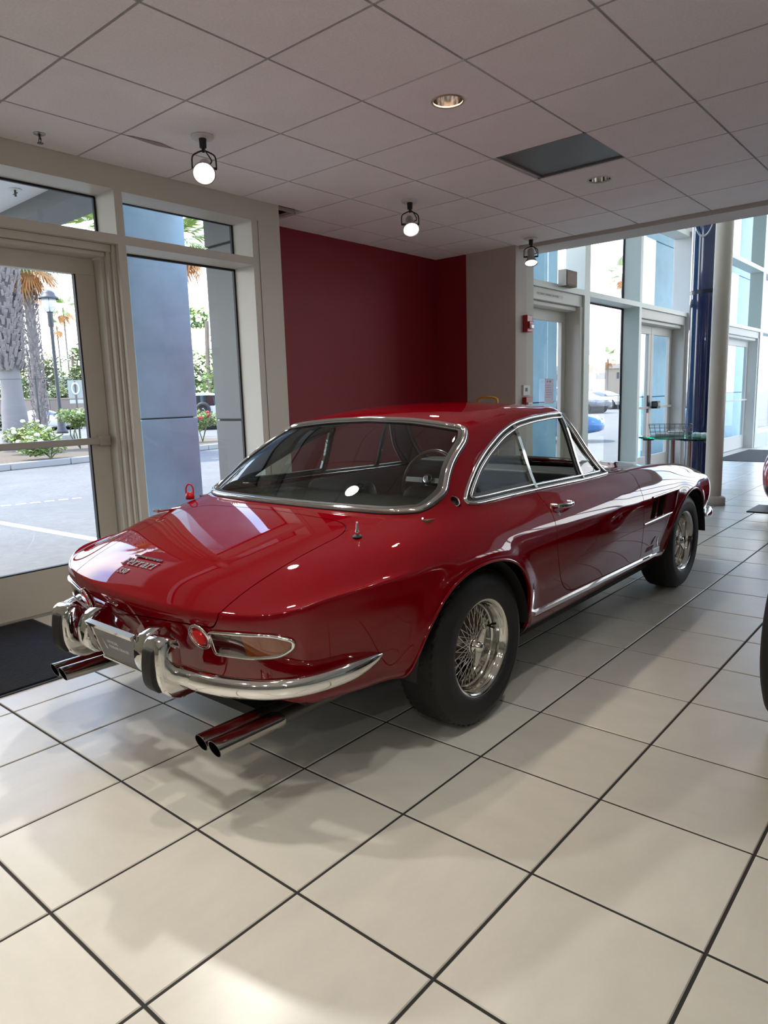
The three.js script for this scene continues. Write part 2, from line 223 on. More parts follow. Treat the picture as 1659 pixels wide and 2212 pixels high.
// ---------------------------------------------------------------- surface tools
function ccStep(V, F, S) {                                // one Catmull-Clark step; S: semi-sharp edges
  const key = (a, b) => a < b ? a * 1e6 + b : b * 1e6 + a;
  const fp = F.map(f => { const p = [0, 0, 0]; for (const i of f) for (let k = 0; k < 3; k++) p[k] += V[i][k] / 4; return p; });
  const E = new Map();
  F.forEach((f, fi) => { for (let i = 0; i < 4; i++) { const a = f[i], b = f[(i + 1) % 4], k = key(a, b); let e = E.get(k); if (!e) E.set(k, e = { a, b, f: [], s: S.get(k) || 0 }); e.f.push(fi); } });
  const NV = V.map(() => null), vf = V.map(() => []), ve = V.map(() => []);
  F.forEach((f, fi) => f.forEach(i => vf[i].push(fi)));
  const out = V.slice(); const S2 = new Map();
  for (const e of E.values()) {
    ve[e.a].push(e); ve[e.b].push(e);
    const A = V[e.a], B = V[e.b], m = [(A[0] + B[0]) / 2, (A[1] + B[1]) / 2, (A[2] + B[2]) / 2]; e.m = m;
    let p = m;
    if (e.f.length === 2) { const sm = [0, 1, 2].map(k => (A[k] + B[k] + fp[e.f[0]][k] + fp[e.f[1]][k]) / 4), t = Math.min(1, e.s); p = sm.map((x, k) => x + (m[k] - x) * t); }
    e.i = out.length; out.push(p);
    if (e.s > 1) { S2.set(key(e.a, e.i), e.s - 1); S2.set(key(e.b, e.i), e.s - 1); }
  }
  for (let i = 0; i < V.length; i++) {
    const bd = ve[i].filter(e => e.f.length === 1), sh = ve[i].filter(e => e.f.length === 2 && e.s > 0), v = V[i];
    if (bd.length >= 2) { NV[i] = bd.length === 2 ? v.map((x, k) => x * 0.5 + (bd[0].m[k] + bd[1].m[k]) * 0.25) : v; continue; }
    const n = ve[i].length, Q = [0, 0, 0], R = [0, 0, 0];
    for (const f of vf[i]) for (let k = 0; k < 3; k++) Q[k] += fp[f][k] / vf[i].length;
    for (const e of ve[i]) for (let k = 0; k < 3; k++) R[k] += e.m[k] / n;
    let p = v.map((x, k) => (Q[k] + 2 * R[k] + (n - 3) * x) / n);
    if (sh.length === 2) { const t = Math.min(1, (sh[0].s + sh[1].s) / 2), c = v.map((x, k) => x * 0.5 + (sh[0].m[k] + sh[1].m[k]) * 0.25); p = p.map((x, k) => x + (c[k] - x) * t); }
    else if (sh.length > 2) p = v;
    NV[i] = p;
  }
  for (let i = 0; i < V.length; i++) out[i] = NV[i];
  const fi0 = out.length; fp.forEach(p => out.push(p));
  const F2 = [];
  F.forEach((f, fi) => { for (let i = 0; i < 4; i++) { const e1 = E.get(key(f[i], f[(i + 1) % 4])), e0 = E.get(key(f[(i + 3) % 4], f[i])); F2.push([f[i], e1.i, fi0 + fi, e0.i]); } });
  return [out, F2, S2];
}
function subdivide(V, F, S, levels) { for (let l = 0; l < levels; l++) [V, F, S] = ccStep(V, F, S); return [V, F]; }
function interpolate(V, F, S, levels, rounds, gain = 0.9) { // move the cage until the smooth surface meets its points
  let C = V.map(v => v.slice());
  for (let r = 0; r < rounds; r++) { const [L] = subdivide(C, F, S, levels); C = C.map((c, i) => c.map((x, k) => x + gain * (V[i][k] - L[i][k]))); }
  return C;
}
// an indexed triangle mesh {p:[...xyz], n:[...xyz], t:[...]} with cutting
function meshNormals(m) {
  const n = new Float64Array(m.p.length), p = m.p, t = m.t;
  for (let i = 0; i < t.length; i += 3) {
    const a = t[i] * 3, b = t[i + 1] * 3, c = t[i + 2] * 3, ux = p[b] - p[a], uy = p[b + 1] - p[a + 1], uz = p[b + 2] - p[a + 2], vx = p[c] - p[a], vy = p[c + 1] - p[a + 1], vz = p[c + 2] - p[a + 2];
    const nx = uy * vz - uz * vy, ny = uz * vx - ux * vz, nz = ux * vy - uy * vx;
    for (const q of [a, b, c]) { n[q] += nx; n[q + 1] += ny; n[q + 2] += nz; }
  }
  for (let i = 0; i < n.length; i += 3) { const l = Math.hypot(n[i], n[i + 1], n[i + 2]) || 1; n[i] /= l; n[i + 1] /= l; n[i + 2] /= l; }
  m.n = Array.from(n); return m;
}
function quadsToMesh(V, F) { const m = { p: [], t: [] }; for (const v of V) m.p.push(v[0], v[1], v[2]); for (const f of F) m.t.push(f[0], f[1], f[2], f[0], f[2], f[3]); return meshNormals(m); }
function cutMesh(m, fn, lo, hi) {                         // keep lo <= fn(p, n) <= hi, splitting triangles on the border
  const nv = m.p.length / 3, d = new Float64Array(nv);
  for (let i = 0; i < nv; i++) d[i] = fn(m.p[3 * i], m.p[3 * i + 1], m.p[3 * i + 2], m.n[3 * i], m.n[3 * i + 1], m.n[3 * i + 2]);
  const one = (m, d, lvl, sign) => {
    const out = { p: [], n: [], t: [] }, od = [], map = new Map(), emap = new Map();
    const vert = i => { let j = map.get(i); if (j === undefined) { j = od.length; map.set(i, j); out.p.push(m.p[3 * i], m.p[3 * i + 1], m.p[3 * i + 2]); out.n.push(m.n[3 * i], m.n[3 * i + 1], m.n[3 * i + 2]); od.push(d[i]); } return j; };
    const edge = (a, b) => { const k = a < b ? a * 4e6 + b : b * 4e6 + a; let j = emap.get(k); if (j === undefined) { let t = (lvl - d[a]) / (d[b] - d[a]); t = clamp(t, 0, 1); j = od.length; emap.set(k, j); for (let q = 0; q < 3; q++) out.p.push(lerp(m.p[3 * a + q], m.p[3 * b + q], t)); const nn = [0, 1, 2].map(q => lerp(m.n[3 * a + q], m.n[3 * b + q], t)), l = Math.hypot(...nn) || 1; out.n.push(nn[0] / l, nn[1] / l, nn[2] / l); od.push(lvl); } return j; };
    for (let i = 0; i < m.t.length; i += 3) {
      const T = [m.t[i], m.t[i + 1], m.t[i + 2]], ins = T.map(v => (d[v] - lvl) * sign >= 0), c = ins.filter(Boolean).length;
      if (c === 3) out.t.push(...T.map(vert));
      else if (c > 0) { const P = []; for (let k = 0; k < 3; k++) { const a = T[k], b = T[(k + 1) % 3]; if (ins[k]) P.push(vert(a)); if (ins[k] !== ins[(k + 1) % 3]) P.push(edge(a, b)); } for (let k = 1; k + 1 < P.length; k++) out.t.push(P[0], P[k], P[k + 1]); }
    }
    return [out, od];
  };
  let r = m, dd = d;
  if (lo !== null) [r, dd] = one(r, dd, lo, 1);
  if (hi !== null) [r, dd] = one(r, dd, hi, -1);
  return r;
}
function borderLoops(m) {                                 // open edges, joined to loops of vertex indices
  const E = new Map();
  const key = (a, b) => a < b ? a * 4e6 + b : b * 4e6 + a;
  for (let i = 0; i < m.t.length; i += 3) for (let k = 0; k < 3; k++) { const a = m.t[i + k], b = m.t[i + (k + 1) % 3], q = key(a, b); E.set(q, E.has(q) ? null : [a, b]); }
  const next = new Map(); for (const e of E.values()) if (e) next.set(e[0], e[1]);
  const loops = [], seen = new Set();
  for (const s of next.keys()) { if (seen.has(s)) continue; const L = []; let c = s; while (c !== undefined && !seen.has(c)) { seen.add(c); L.push(c); c = next.get(c); } loops.push(L); }
  return loops;
}
function addFlange(m, depth, test) {                      // turn the open edges inwards so that the sheet has an edge
  const r = { p: m.p.slice(), n: m.n.slice(), t: m.t.slice() };
  const E = new Map(), key = (a, b) => a < b ? a * 4e6 + b : b * 4e6 + a;
  for (let i = 0; i < m.t.length; i += 3) for (let k = 0; k < 3; k++) { const a = m.t[i + k], b = m.t[i + (k + 1) % 3], q = key(a, b); E.set(q, E.has(q) ? null : [a, b]); }
  for (const e of E.values()) if (e) {
    const [a, b] = e; if (test && !test(m.p[3 * a], m.p[3 * a + 1], m.p[3 * a + 2])) continue;
    const P = i => [m.p[3 * i], m.p[3 * i + 1], m.p[3 * i + 2]], N = i => [m.n[3 * i], m.n[3 * i + 1], m.n[3 * i + 2]];
    const A = P(a), B = P(b), nA = N(a), nB = N(b), A2 = A.map((x, k) => x - nA[k] * depth), B2 = B.map((x, k) => x - nB[k] * depth);
    const ex = B.map((x, k) => x - A[k]), nn = [ex[1] * nA[2] - ex[2] * nA[1], ex[2] * nA[0] - ex[0] * nA[2], ex[0] * nA[1] - ex[1] * nA[0]], l = Math.hypot(...nn) || 1;
    const o = r.p.length / 3; r.p.push(...A, ...B, ...B2, ...A2); for (let q = 0; q < 4; q++) r.n.push(nn[0] / l, nn[1] / l, nn[2] / l);
    r.t.push(o, o + 2, o + 1, o, o + 3, o + 2);
  }
  return r;
}
function offsetMesh(m, dist, flip) { const r = { p: m.p.map((x, i) => x + m.n[i] * dist), n: m.n.map(x => flip ? -x : x), t: m.t.slice() }; if (flip) for (let i = 0; i < r.t.length; i += 3) { const q = r.t[i]; r.t[i] = r.t[i + 1]; r.t[i + 1] = q; } return r; }
function toGeo(m) { const g = new THREE.BufferGeometry(); g.setAttribute('position', new THREE.Float32BufferAttribute(m.p, 3)); g.setAttribute('normal', new THREE.Float32BufferAttribute(m.n, 3)); g.setIndex(m.t); return g; }
function polySDF(P) {                                     // signed distance to a closed polygon, negative inside
  const n = P.length; let x0 = 1e9, x1 = -1e9, y0 = 1e9, y1 = -1e9; for (const [x, y] of P) { x0 = Math.min(x0, x); x1 = Math.max(x1, x); y0 = Math.min(y0, y); y1 = Math.max(y1, y); }
  return (x, y) => {
    const bx = Math.max(x0 - x, x - x1, 0), by = Math.max(y0 - y, y - y1, 0); if (bx > 0.12 || by > 0.12) return Math.hypot(bx, by);
    let d = 1e9, inside = false;
    for (let i = 0, j = n - 1; i < n; j = i++) {
      const [ax, ay] = P[j], [bx2, by2] = P[i], ex = bx2 - ax, ey = by2 - ay, t = clamp(((x - ax) * ex + (y - ay) * ey) / (ex * ex + ey * ey || 1e-12));
      d = Math.min(d, (x - ax - ex * t) ** 2 + (y - ay - ey * t) ** 2);
      if ((ay > y) !== (by2 > y) && x < (bx2 - ax) * (y - ay) / (by2 - ay) + ax) inside = !inside;
    }
    return (inside ? -1 : 1) * Math.sqrt(d);
  };
}
function roundPoly(P, segs = 6) {                         // [x, y, radius] corners to a polygon with rounded corners
  const out = [], n = P.length;
  for (let i = 0; i < n; i++) {
    const a = P[(i + n - 1) % n], b = P[i], c = P[(i + 1) % n], r = b[2] || 0;
    if (!r) { out.push([b[0], b[1]]); continue; }
    const u = [a[0] - b[0], a[1] - b[1]], v = [c[0] - b[0], c[1] - b[1]], lu = Math.hypot(...u), lv = Math.hypot(...v), k = Math.min(r, lu * 0.49, lv * 0.49);
    const s = [b[0] + u[0] / lu * k, b[1] + u[1] / lu * k], e = [b[0] + v[0] / lv * k, b[1] + v[1] / lv * k];
    for (let q = 0; q <= segs; q++) { const t = q / segs; out.push([(1 - t) ** 2 * s[0] + 2 * t * (1 - t) * b[0] + t * t * e[0], (1 - t) ** 2 * s[1] + 2 * t * (1 - t) * b[1] + t * t * e[1]]); }
  }
  return out;
}
// ---------------------------------------------------------------- the red coupe
// w: across (right +), y: up, s: forward from the rear axle; the group stands on the floor under the rear axle
const CAR_X = -2.216, CAR_Z = -2.204;
const coupe = thing('coupe', 'large glossy red vintage coupe with wire wheels in the middle of the showroom', 'car', [CAR_X, 0, CAR_Z]);
const M_PAINT = std({ color: lin(0.175, 0.0004, 0.004), roughness: 0.5, specularIntensity: 0.0, clearcoat: 1, clearcoatRoughness: 0.015, ior: 1.5 });
const M_CHROME = std({ color: lin(0.80, 0.80, 0.79), roughness: 0.055, metalness: 1 });
const M_DARK = std({ color: lin(0.012, 0.012, 0.013), roughness: 0.75 });
const M_RUBBER = std({ color: lin(0.010, 0.010, 0.011), roughness: 0.6 });
const M_GLASS = std({ color: lin(0.80, 0.86, 0.84), roughness: 0.0, transmission: 1, thickness: 0, ior: 1.5, specularIntensity: 1 });
const top = [                                             // rows from the tail lip to the nose: [w...], [y...], [s...]
  [[0, .2, .37, .50, .59, .655, .705, .745], [.632, .633, .636, .641, .647, .656, .668, .683], [-1.0, -.993, -.975, -.95, -.925, -.888, -.845, -.775]],
  [[0, .2, .38, .515, .61, .68, .74, .79], [.702, .701, .697, .69, .684, .682, .686, .697], [-.88, -.875, -.86, -.845, -.82, -.78, -.72, -.62]],
  [[0, .21, .40, .535, .635, .71, .77, .818], [.768, .766, .760, .752, .743, .732, .719, .703], [-.66, -.66, -.655, -.65, -.63, -.59, -.53, -.45]],
  [[0, .22, .41, .55, .65, .725, .785, .832], [.822, .82, .815, .807, .796, .78, .756, .708], [-.42, -.42, -.42, -.415, -.41, -.39, -.34, -.27]],
  [[0, .22, .42, .56, .66, .725, .79, .838], [.850, .849, .846, .842, .835, .82, .78, .711], [-.27, -.268, -.255, -.235, -.20, -.16, -.12, -.1]],
  [[0, .22, .42, .57, .652, .718, .79, .84], [.95, .948, .942, .93, .90, .845, .788, .712], [-.1, -.1, -.1, -.095, -.07, -.02, .02, .05]],
  [[0, .22, .42, .57, .64, .711, .787, .84], [1.072, 1.069, 1.061, 1.045, .99, .862, .789, .712], [.1, .1, .1, .1, .11, .15, .18, .2]],
  [[0, .22, .42, .56, .63, .705, .785, .838], [1.182, 1.179, 1.168, 1.132, 1.0, .857, .787, .712], [.3, .3, .3, .3, .3, .32, .35, .37]],
  [[0, .22, .42, .555, .63, .70, .78, .836], [1.226, 1.222, 1.206, 1.152, 1.005, .853, .785, .71], [.5, .5, .5, .5, .5, .52, .54, .56]],
  [[0, .22, .42, .56, .632, .698, .778, .834], [1.248, 1.244, 1.228, 1.178, 1.01, .848, .782, .708], [.8, .8, .8, .8, .8, .81, .82, .83]],
  [[0, .22, .42, .558, .632, .697, .777, .832], [1.240, 1.236, 1.22, 1.182, 1.01, .845, .78, .706], [1.06, 1.06, 1.05, 1.02, 1.02, 1.04, 1.06, 1.07]],
  [[0, .22, .42, .55, .632, .695, .776, .83], [1.203, 1.199, 1.187, 1.172, 1.01, .843, .778, .705], [1.30, 1.29, 1.25, 1.17, 1.20, 1.23, 1.26, 1.28]],
  [[0, .22, .43, .61, .655, .692, .772, .828], [1.03, 1.028, 1.02, 1.01, .93, .842, .776, .704], [1.55, 1.535, 1.48, 1.29, 1.34, 1.37, 1.4, 1.42]],
  [[0, .22, .43, .58, .65, .69, .77, .826], [.866, .866, .862, .855, .848, .838, .775, .702], [1.80, 1.785, 1.71, 1.60, 1.52, 1.52, 1.55, 1.58]],
  [[0, .21, .41, .55, .635, .69, .765, .824], [.838, .837, .834, .832, .832, .828, .77, .70], [1.95, 1.94, 1.9, 1.83, 1.8, 1.8, 1.8, 1.82]],
  [[0, .2, .39, .53, .615, .68, .757, .822], [.825, .821, .811, .806, .815, .816, .765, .698], [2.3, 2.3, 2.28, 2.25, 2.22, 2.2, 2.2, 2.2]],
  [[0, .2, .38, .51, .60, .67, .748, .818], [.798, .793, .78, .778, .79, .793, .745, .692], [2.6, 2.6, 2.58, 2.56, 2.55, 2.55, 2.55, 2.55]],
  [[0, .19, .36, .49, .58, .65, .73, .795], [.757, .752, .74, .74, .752, .75, .71, .67], [2.9, 2.9, 2.9, 2.9, 2.9, 2.89, 2.88, 2.87]],
  [[0, .18, .33, .455, .55, .625, .695, .75], [.70, .695, .685, .688, .698, .692, .665, .64], [3.18, 3.18, 3.18, 3.18, 3.17, 3.15, 3.12, 3.08]],
  [[0, .17, .31, .43, .52, .59, .645, .69], [.61, .608, .605, .605, .605, .604, .603, .60], [3.42, 3.42, 3.42, 3.41, 3.40, 3.37, 3.32, 3.25]],
];
const J = top.length - 1, K = 7;
const carBody = (() => {
  const V = [], F = [], S = new Map(), idx = new Map();
  const key = (a, b) => a < b ? a * 1e6 + b : b * 1e6 + a;
  const add = (w, y, s) => { const i = V.length; V.push([w, y, -s]); return i; };
  for (const sg of [1, -1]) {
    const T = top.map(([w, y, s], j) => w.map((x, k) => { if (k === 0 && sg < 0) return idx.get('t' + j); const i = add(sg * x, y[k], s[k]); if (k === 0) idx.set('t' + j, i); return i; }));
    const per = []; for (let k = 0; k <= K; k++) per.push(T[0][k]); for (let j = 1; j <= J; j++) per.push(T[j][K]); for (let k = K - 1; k >= 0; k--) per.push(T[J][k]);
    const n = per.length, pw = per.map(i => Math.abs(V[i][0])), py = per.map(i => V[i][1]), ps = per.map(i => -V[i][2]);
    // rows under the shoulder line: [inset, height], for the tail, the rear quarter, the doors and the nose
    const KEY = { tail: [[-.004, .59], [.022, .51], [.05, .43], [.085, .36], [.17, .335]], quarter: [[-.004, .61], [.006, .50], [.022, .405], [.055, .342], [.14, .315]], door: [[-.008, .62], [.002, .50], [.03, .37], [.055, .285], [.13, .225]], nose: [[-.01, .53], [.02, .44], [.06, .36], [.11, .30], [.2, .27]] };
    const rows = [per];
    const sideRows = per.map((_, c) => {
      const s = ps[c]; let mix;
      const q = c <= K ? smooth(0.45, 0.76, pw[c]) : 1;
      if (s < 1.2) { const d = smooth(-.25, .45, s); mix = KEY.tail.map((t, r) => [0, 1].map(e => lerp(lerp(t[e], KEY.quarter[r][e], q), KEY.door[r][e], d))); }
      else { const d = smooth(2.3, 3.1, s); mix = KEY.door.map((t, r) => [0, 1].map(e => lerp(t[e], KEY.nose[r][e], d))); }
      return mix;
    });
    for (let r = 0; r < 5; r++) rows.push(per.map((_, c) => {
      if ((c === 0 || c === n - 1) && sg < 0) return idx.get('s' + r + (c ? 'f' : 'r'));
      const a = Math.max(0, c - 1), b = Math.min(n - 1, c + 1);
      let tx = (c === 0 || c === n - 1) ? 1 : pw[b] - pw[a], ts = (c === 0 || c === n - 1) ? 0 : ps[b] - ps[a]; const l = Math.hypot(tx, ts);
      let nx = ts / l, ns = -tx / l; if (c === 0) { nx = 0; ns = -1; } if (c === n - 1) { nx = 0; ns = 1; }
      const [ins, y] = sideRows[c][r];
      const i = add(sg * Math.max(0, pw[c] - nx * ins), Math.min(y, py[c] - 0.02), ps[c] - ns * ins);
      if (c === 0 || c === n - 1) idx.set('s' + r + (c ? 'f' : 'r'), i);
      return i;
    }));
    const quad = (a, b, c, d) => F.push(sg > 0 ? [a, b, c, d] : [d, c, b, a]);
    for (let j = 0; j < J; j++) for (let k = 0; k < K; k++) quad(T[j][k], T[j][k + 1], T[j + 1][k + 1], T[j + 1][k]);
    for (let r = 0; r < 5; r++) for (let c = 0; c + 1 < n; c++) quad(rows[r][c], rows[r + 1][c], rows[r + 1][c + 1], rows[r][c + 1]);
    for (let c = 0; c < K + 4; c++) S.set(key(per[c], per[c + 1]), c < K ? 2.2 : 1.6 - 0.35 * (c - K));
    for (let k = 0; k < 4; k++) { S.set(key(T[4][k], T[4][k + 1]), 2.2); S.set(key(T[13][k], T[13][k + 1]), 2.0); }
  }
  const C = interpolate(V, F, S, 3, 5, 0.85);
  const [L, Q] = subdivide(C, F, S, 4);
  return quadsToMesh(L, Q);
})();
const P = (w, y, s) => [w, y, -s];
// outlines on the body: side views are (s, y), rear and front views (|w|, y), the lids (w, s)
const archR = polySDF(roundPoly([[-.455, .20], [-.44, .37, .05], [-.385, .50, .12], [-.29, .612, .12], [-.17, .66, .1], [-.03, .672, .1], [.10, .654, .1], [.21, .60, .12], [.30, .49, .12], [.34, .36, .08], [.33, .20]]));
const archF = polySDF([...Array(41)].map((_, i) => { const a = Math.PI * (i / 40 * 1.3 - 0.15); return [2.415 + .365 * Math.cos(a), .295 + .36 * Math.sin(a)]; }));
const arch = (x, y, z) => Math.min(archR(-z, y), archF(-z, y));
// the arches flare outwards along their lips
for (let i = 0; i < carBody.p.length; i += 3) { const x = carBody.p[i], y = carBody.p[i + 1], z = carBody.p[i + 2]; if (Math.abs(x) > .6 && y < .80) { const d = arch(x, y, z); carBody.p[i] += Math.sign(x) * .017 * Math.exp(-((d / .05) ** 2)) * smooth(.6, .7, Math.abs(x)) * smooth(.8, .7, y); } }
meshNormals(carBody);
const sideWin = polySDF(roundPoly([[.035, .868, .03], [.06, .893, .02], [.118, .937, .05], [.212, .992, .05], [.35, 1.057, .06], [.502, 1.116, .06], [.64, 1.151, .05], [.8, 1.169, .05], [1.0, 1.178, .05], [1.135, 1.178, .02], [1.19, 1.098, .03], [1.253, .999, .04], [1.345, .908, .04], [1.435, .842, .012], [1.113, .842, .1], [.627, .85, .1], [.25, .854, .08], [.10, .856, .05]]));
const winS2 = (x, y, z) => sideWin(-z, y);
const rw = polySDF((() => { const R = roundPoly([[0, .853, 0], [.30, .853, .1], [.55, .853, .06], [.650, .860, .04], [.662, .905, .045], [.580, 1.098, .035], [.540, 1.146, .03], [.43, 1.163, .06], [.25, 1.18, .1], [0, 1.186, 0]]); return [...R, ...R.slice(1, -1).reverse().map(p => [-p[0], p[1]])].map(([a, b]) => [a, .85 + (b - .85) * 1.9]); })());
const rearWin2 = (x, y, z) => Math.max(rw(x, .85 + (y - .85) * 1.9), -z - (-.27 + (y - .85) * 1.70) - .17);
const ws = polySDF((() => { const R = roundPoly([[0, .876, 0], [.40, .872, .1], [.60, .864, .04], [.61, .90, .05], [.575, 1.02, .06], [.535, 1.14, .05], [.50, 1.176, .04], [.38, 1.186, .08], [0, 1.197, 0]]); return [...R, ...R.slice(1, -1).reverse().map(p => [-p[0], p[1]])].map(([a, b]) => [a, .87 + (b - .87) * 1.75]); })());
const windscreen2 = (x, y, z) => Math.max(ws(x, .87 + (y - .87) * 1.75), (1.80 - (y - .866) * 1.48) - .35 + z);
// distances to the window outlines measured on the body itself
function onSurface(f) {
  const m = cutMesh(carBody, f, 0, null), n = m.p.length / 3, on = new Uint8Array(n), segs = []; for (let i = 0; i < n; i++) on[i] = Math.abs(f(m.p[3 * i], m.p[3 * i + 1], m.p[3 * i + 2])) < 2.5e-3 ? 1 : 0;
  const E = new Map(), key = (a, b) => a < b ? a * 4e6 + b : b * 4e6 + a; for (let i = 0; i < m.t.length; i += 3) for (let k = 0; k < 3; k++) { const a = m.t[i + k], b = m.t[i + (k + 1) % 3], q = key(a, b); E.set(q, E.has(q) ? null : [a, b]); }
  for (const e of E.values()) if (e && on[e[0]] && on[e[1]]) segs.push([0, 1, 2].map(k => m.p[3 * e[0] + k]).concat([0, 1, 2].map(k => m.p[3 * e[1] + k])));
  return (x, y, z) => { const d0 = f(x, y, z); if (Math.abs(d0) > .16) return d0; let d = 1e9; for (const s of segs) { const ex = s[3] - s[0], ey = s[4] - s[1], ez = s[5] - s[2], t = clamp(((x - s[0]) * ex + (y - s[1]) * ey + (z - s[2]) * ez) / (ex * ex + ey * ey + ez * ez || 1e-12)), q = (x - s[0] - ex * t) ** 2 + (y - s[1] - ey * t) ** 2 + (z - s[2] - ez * t) ** 2; if (q < d) d = q; } return Math.sign(d0) * Math.sqrt(d); };
}
const winS = onSurface(winS2), rearWin = onSurface(rearWin2), windscreen = onSurface(windscreen2);
const doorP = polySDF(roundPoly([[.622, .90], [.615, .84, .02], [.585, .79, .03], [.55, .73, .06], [.537, .66, .06], [.56, .56, .08], [.62, .45, .08], [.70, .385, .05], [.785, .360, .035], [1.20, .347, .1], [1.685, .332, .03], [1.667, .384, .06], [1.62, .50, .08], [1.588, .637, .08], [1.60, .724, .05], [1.655, .77, .04], [1.70, .80, .02], [1.705, .833, .02], [1.45, .845, .03], [1.44, .90]]));
const door = (x, y, z) => Math.abs(x) < .55 || y > .9 ? 1 : doorP(-z, y);
const trunkP = polySDF((() => { const R = roundPoly([[0, -1.06, 0], [.44, -1.035, .02], [.462, -1.0, .03], [.475, -.86, .1], [.492, -.62, .1], [.508, -.45, .06], [.475, -.385, .05], [.40, -.352, .08], [0, -.338, 0]]); return [...R, ...R.slice(1, -1).reverse().map(p => [-p[0], p[1]])]; })());
const trunk = (x, y, z) => { const s = -z; if (s > -.25 || y < .55) return 1; const k = (x / .5) ** 2 * .04; return trunkP(x, y < .64 && s < -.88 ? Math.min(s, -.99 + k) - Math.max(0, .625 - y) - k : s); };
const hoodP = polySDF((() => { const R = roundPoly([[0, 1.86, 0], [.40, 1.80, .1], [.545, 1.72, .05], [.56, 1.95, .1], [.54, 2.5, .2], [.47, 3.0, .1], [.42, 3.28, .06], [0, 3.34, 0]]); return [...R, ...R.slice(1, -1).reverse().map(p => [-p[0], p[1]])]; })());
const hood = (x, y, z) => -z < 1.6 || y < .6 ? 1 : hoodP(x, -z);
const ventP = polySDF([[1.742, .672], [2.155, .672], [2.092, .553], [1.70, .562]]);
const vent = (x, y, z) => Math.abs(x) < .7 ? 1 : ventP(-z, y);
const capAt = (x, y, z) => { const dx = y - .879, ds = -z - 0; return Math.abs(x) < .6 || x < 0 ? 1 : Math.hypot(dx, ds) - .0215; };
const GAP = .0022;
let shell = carBody;
for (const [f, lo] of [[winS, -.006], [rearWin, -.006], [windscreen, -.006], [(x, y, z) => arch(x, y, z), 0], [door, GAP], [trunk, GAP], [hood, GAP], [vent, 0], [capAt, 0]]) shell = cutMesh(shell, f, lo, null);
part('body_shell', toGeo(addFlange(shell, .014, (x, y) => y > .3)), M_PAINT, coupe);
const glassless = m => cutMesh(cutMesh(cutMesh(m, winS, -.006, null), rearWin, -.006, null), windscreen, -.006, null);
for (const sg of [1, -1]) part('door', toGeo(addFlange(glassless(cutMesh(cutMesh(carBody, (x, y, z) => sg * x > 0 ? door(x, y, z) : 1, null, -GAP), arch, 0, null)), .014)), M_PAINT, coupe);
part('boot_lid', toGeo(addFlange(cutMesh(carBody, trunk, null, -GAP), .014)), M_PAINT, coupe);
part('bonnet', toGeo(addFlange(cutMesh(carBody, hood, null, -GAP), .014)), M_PAINT, coupe);
// what lies behind the panel gaps
const seal = []; for (const f of [door, trunk, hood]) seal.push(toGeo(offsetMesh(cutMesh(glassless(carBody), f, -.012, .012), -.013, false)));
part('panel_seal', seal, M_DARK, coupe);
// glass and its chrome frames, laid on the body surface
const band = (f, lo, hi, lift, depth, extra) => { let m = cutMesh(carBody, f, lo, hi); if (extra) for (const [g, a, b] of extra) m = cutMesh(m, g, a, b); return toGeo(addFlange(offsetMesh(m, lift, false), depth)); };
// half-round mouldings that follow an outline on the body
const moulding = (f, lvl, r, lift, keep, flat = 1) => { const m = cutMesh(carBody, f, lvl, null), gs = []; for (const L of borderLoops(m)) { let run = []; const P3 = i => [0, 1, 2].map(k => m.p[3 * i + k] + m.n[3 * i + k] * lift); const ok = i => Math.abs(f(m.p[3 * i], m.p[3 * i + 1], m.p[3 * i + 2]) - lvl) < 2.5e-3 && (!keep || keep(m.p[3 * i], m.p[3 * i + 1], m.p[3 * i + 2]));
    const all = L.every(ok); const flush = (closed) => { if (run.length > 10) { const pts = []; let last = null; for (const q of run) { if (!last || Math.hypot(q[0] - last[0], q[1] - last[1], q[2] - last[2]) > .012) { pts.push(q); last = q; } } if (!closed) pts.push(run[run.length - 1]); gs.push(tube(pts, r, pts.length * 3, 8, closed)); } run = []; };
    const k0 = L.findIndex(i => !ok(i)), L2 = k0 > 0 ? [...L.slice(k0), ...L.slice(0, k0)] : L; for (const i of L2) { if (ok(i)) run.push(P3(i)); else flush(false); } flush(all); } return gs; };
const rear = part('rear_window', toGeo(offsetMesh(cutMesh(carBody, rearWin, null, -.012), -.004, false)), std({ color: lin(.58, .66, .62), roughness: 0, transmission: 1, thickness: 0, ior: 1.5 }), coupe);
part('chrome_surround', moulding(rearWin, -.006, .0115, .002), M_CHROME, rear);
part('rubber_seal', [band(rearWin, -.034, -.010, .002, .008), ...moulding(rearWin, .006, .005, .001)], M_RUBBER, rear);
const front = part('windscreen', toGeo(offsetMesh(cutMesh(carBody, windscreen, null, -.012), -.004, false)), M_GLASS, coupe);
part('chrome_surround', moulding(windscreen, -.004, .010, .002), M_CHROME, front); part('rubber_seal', band(windscreen, -.028, -.008, .001, .008), M_RUBBER, front);
const bPost = (x, y, z) => Math.abs(-z - .627) , ventPost = (x, y, z) => Math.abs(-z - 1.122);
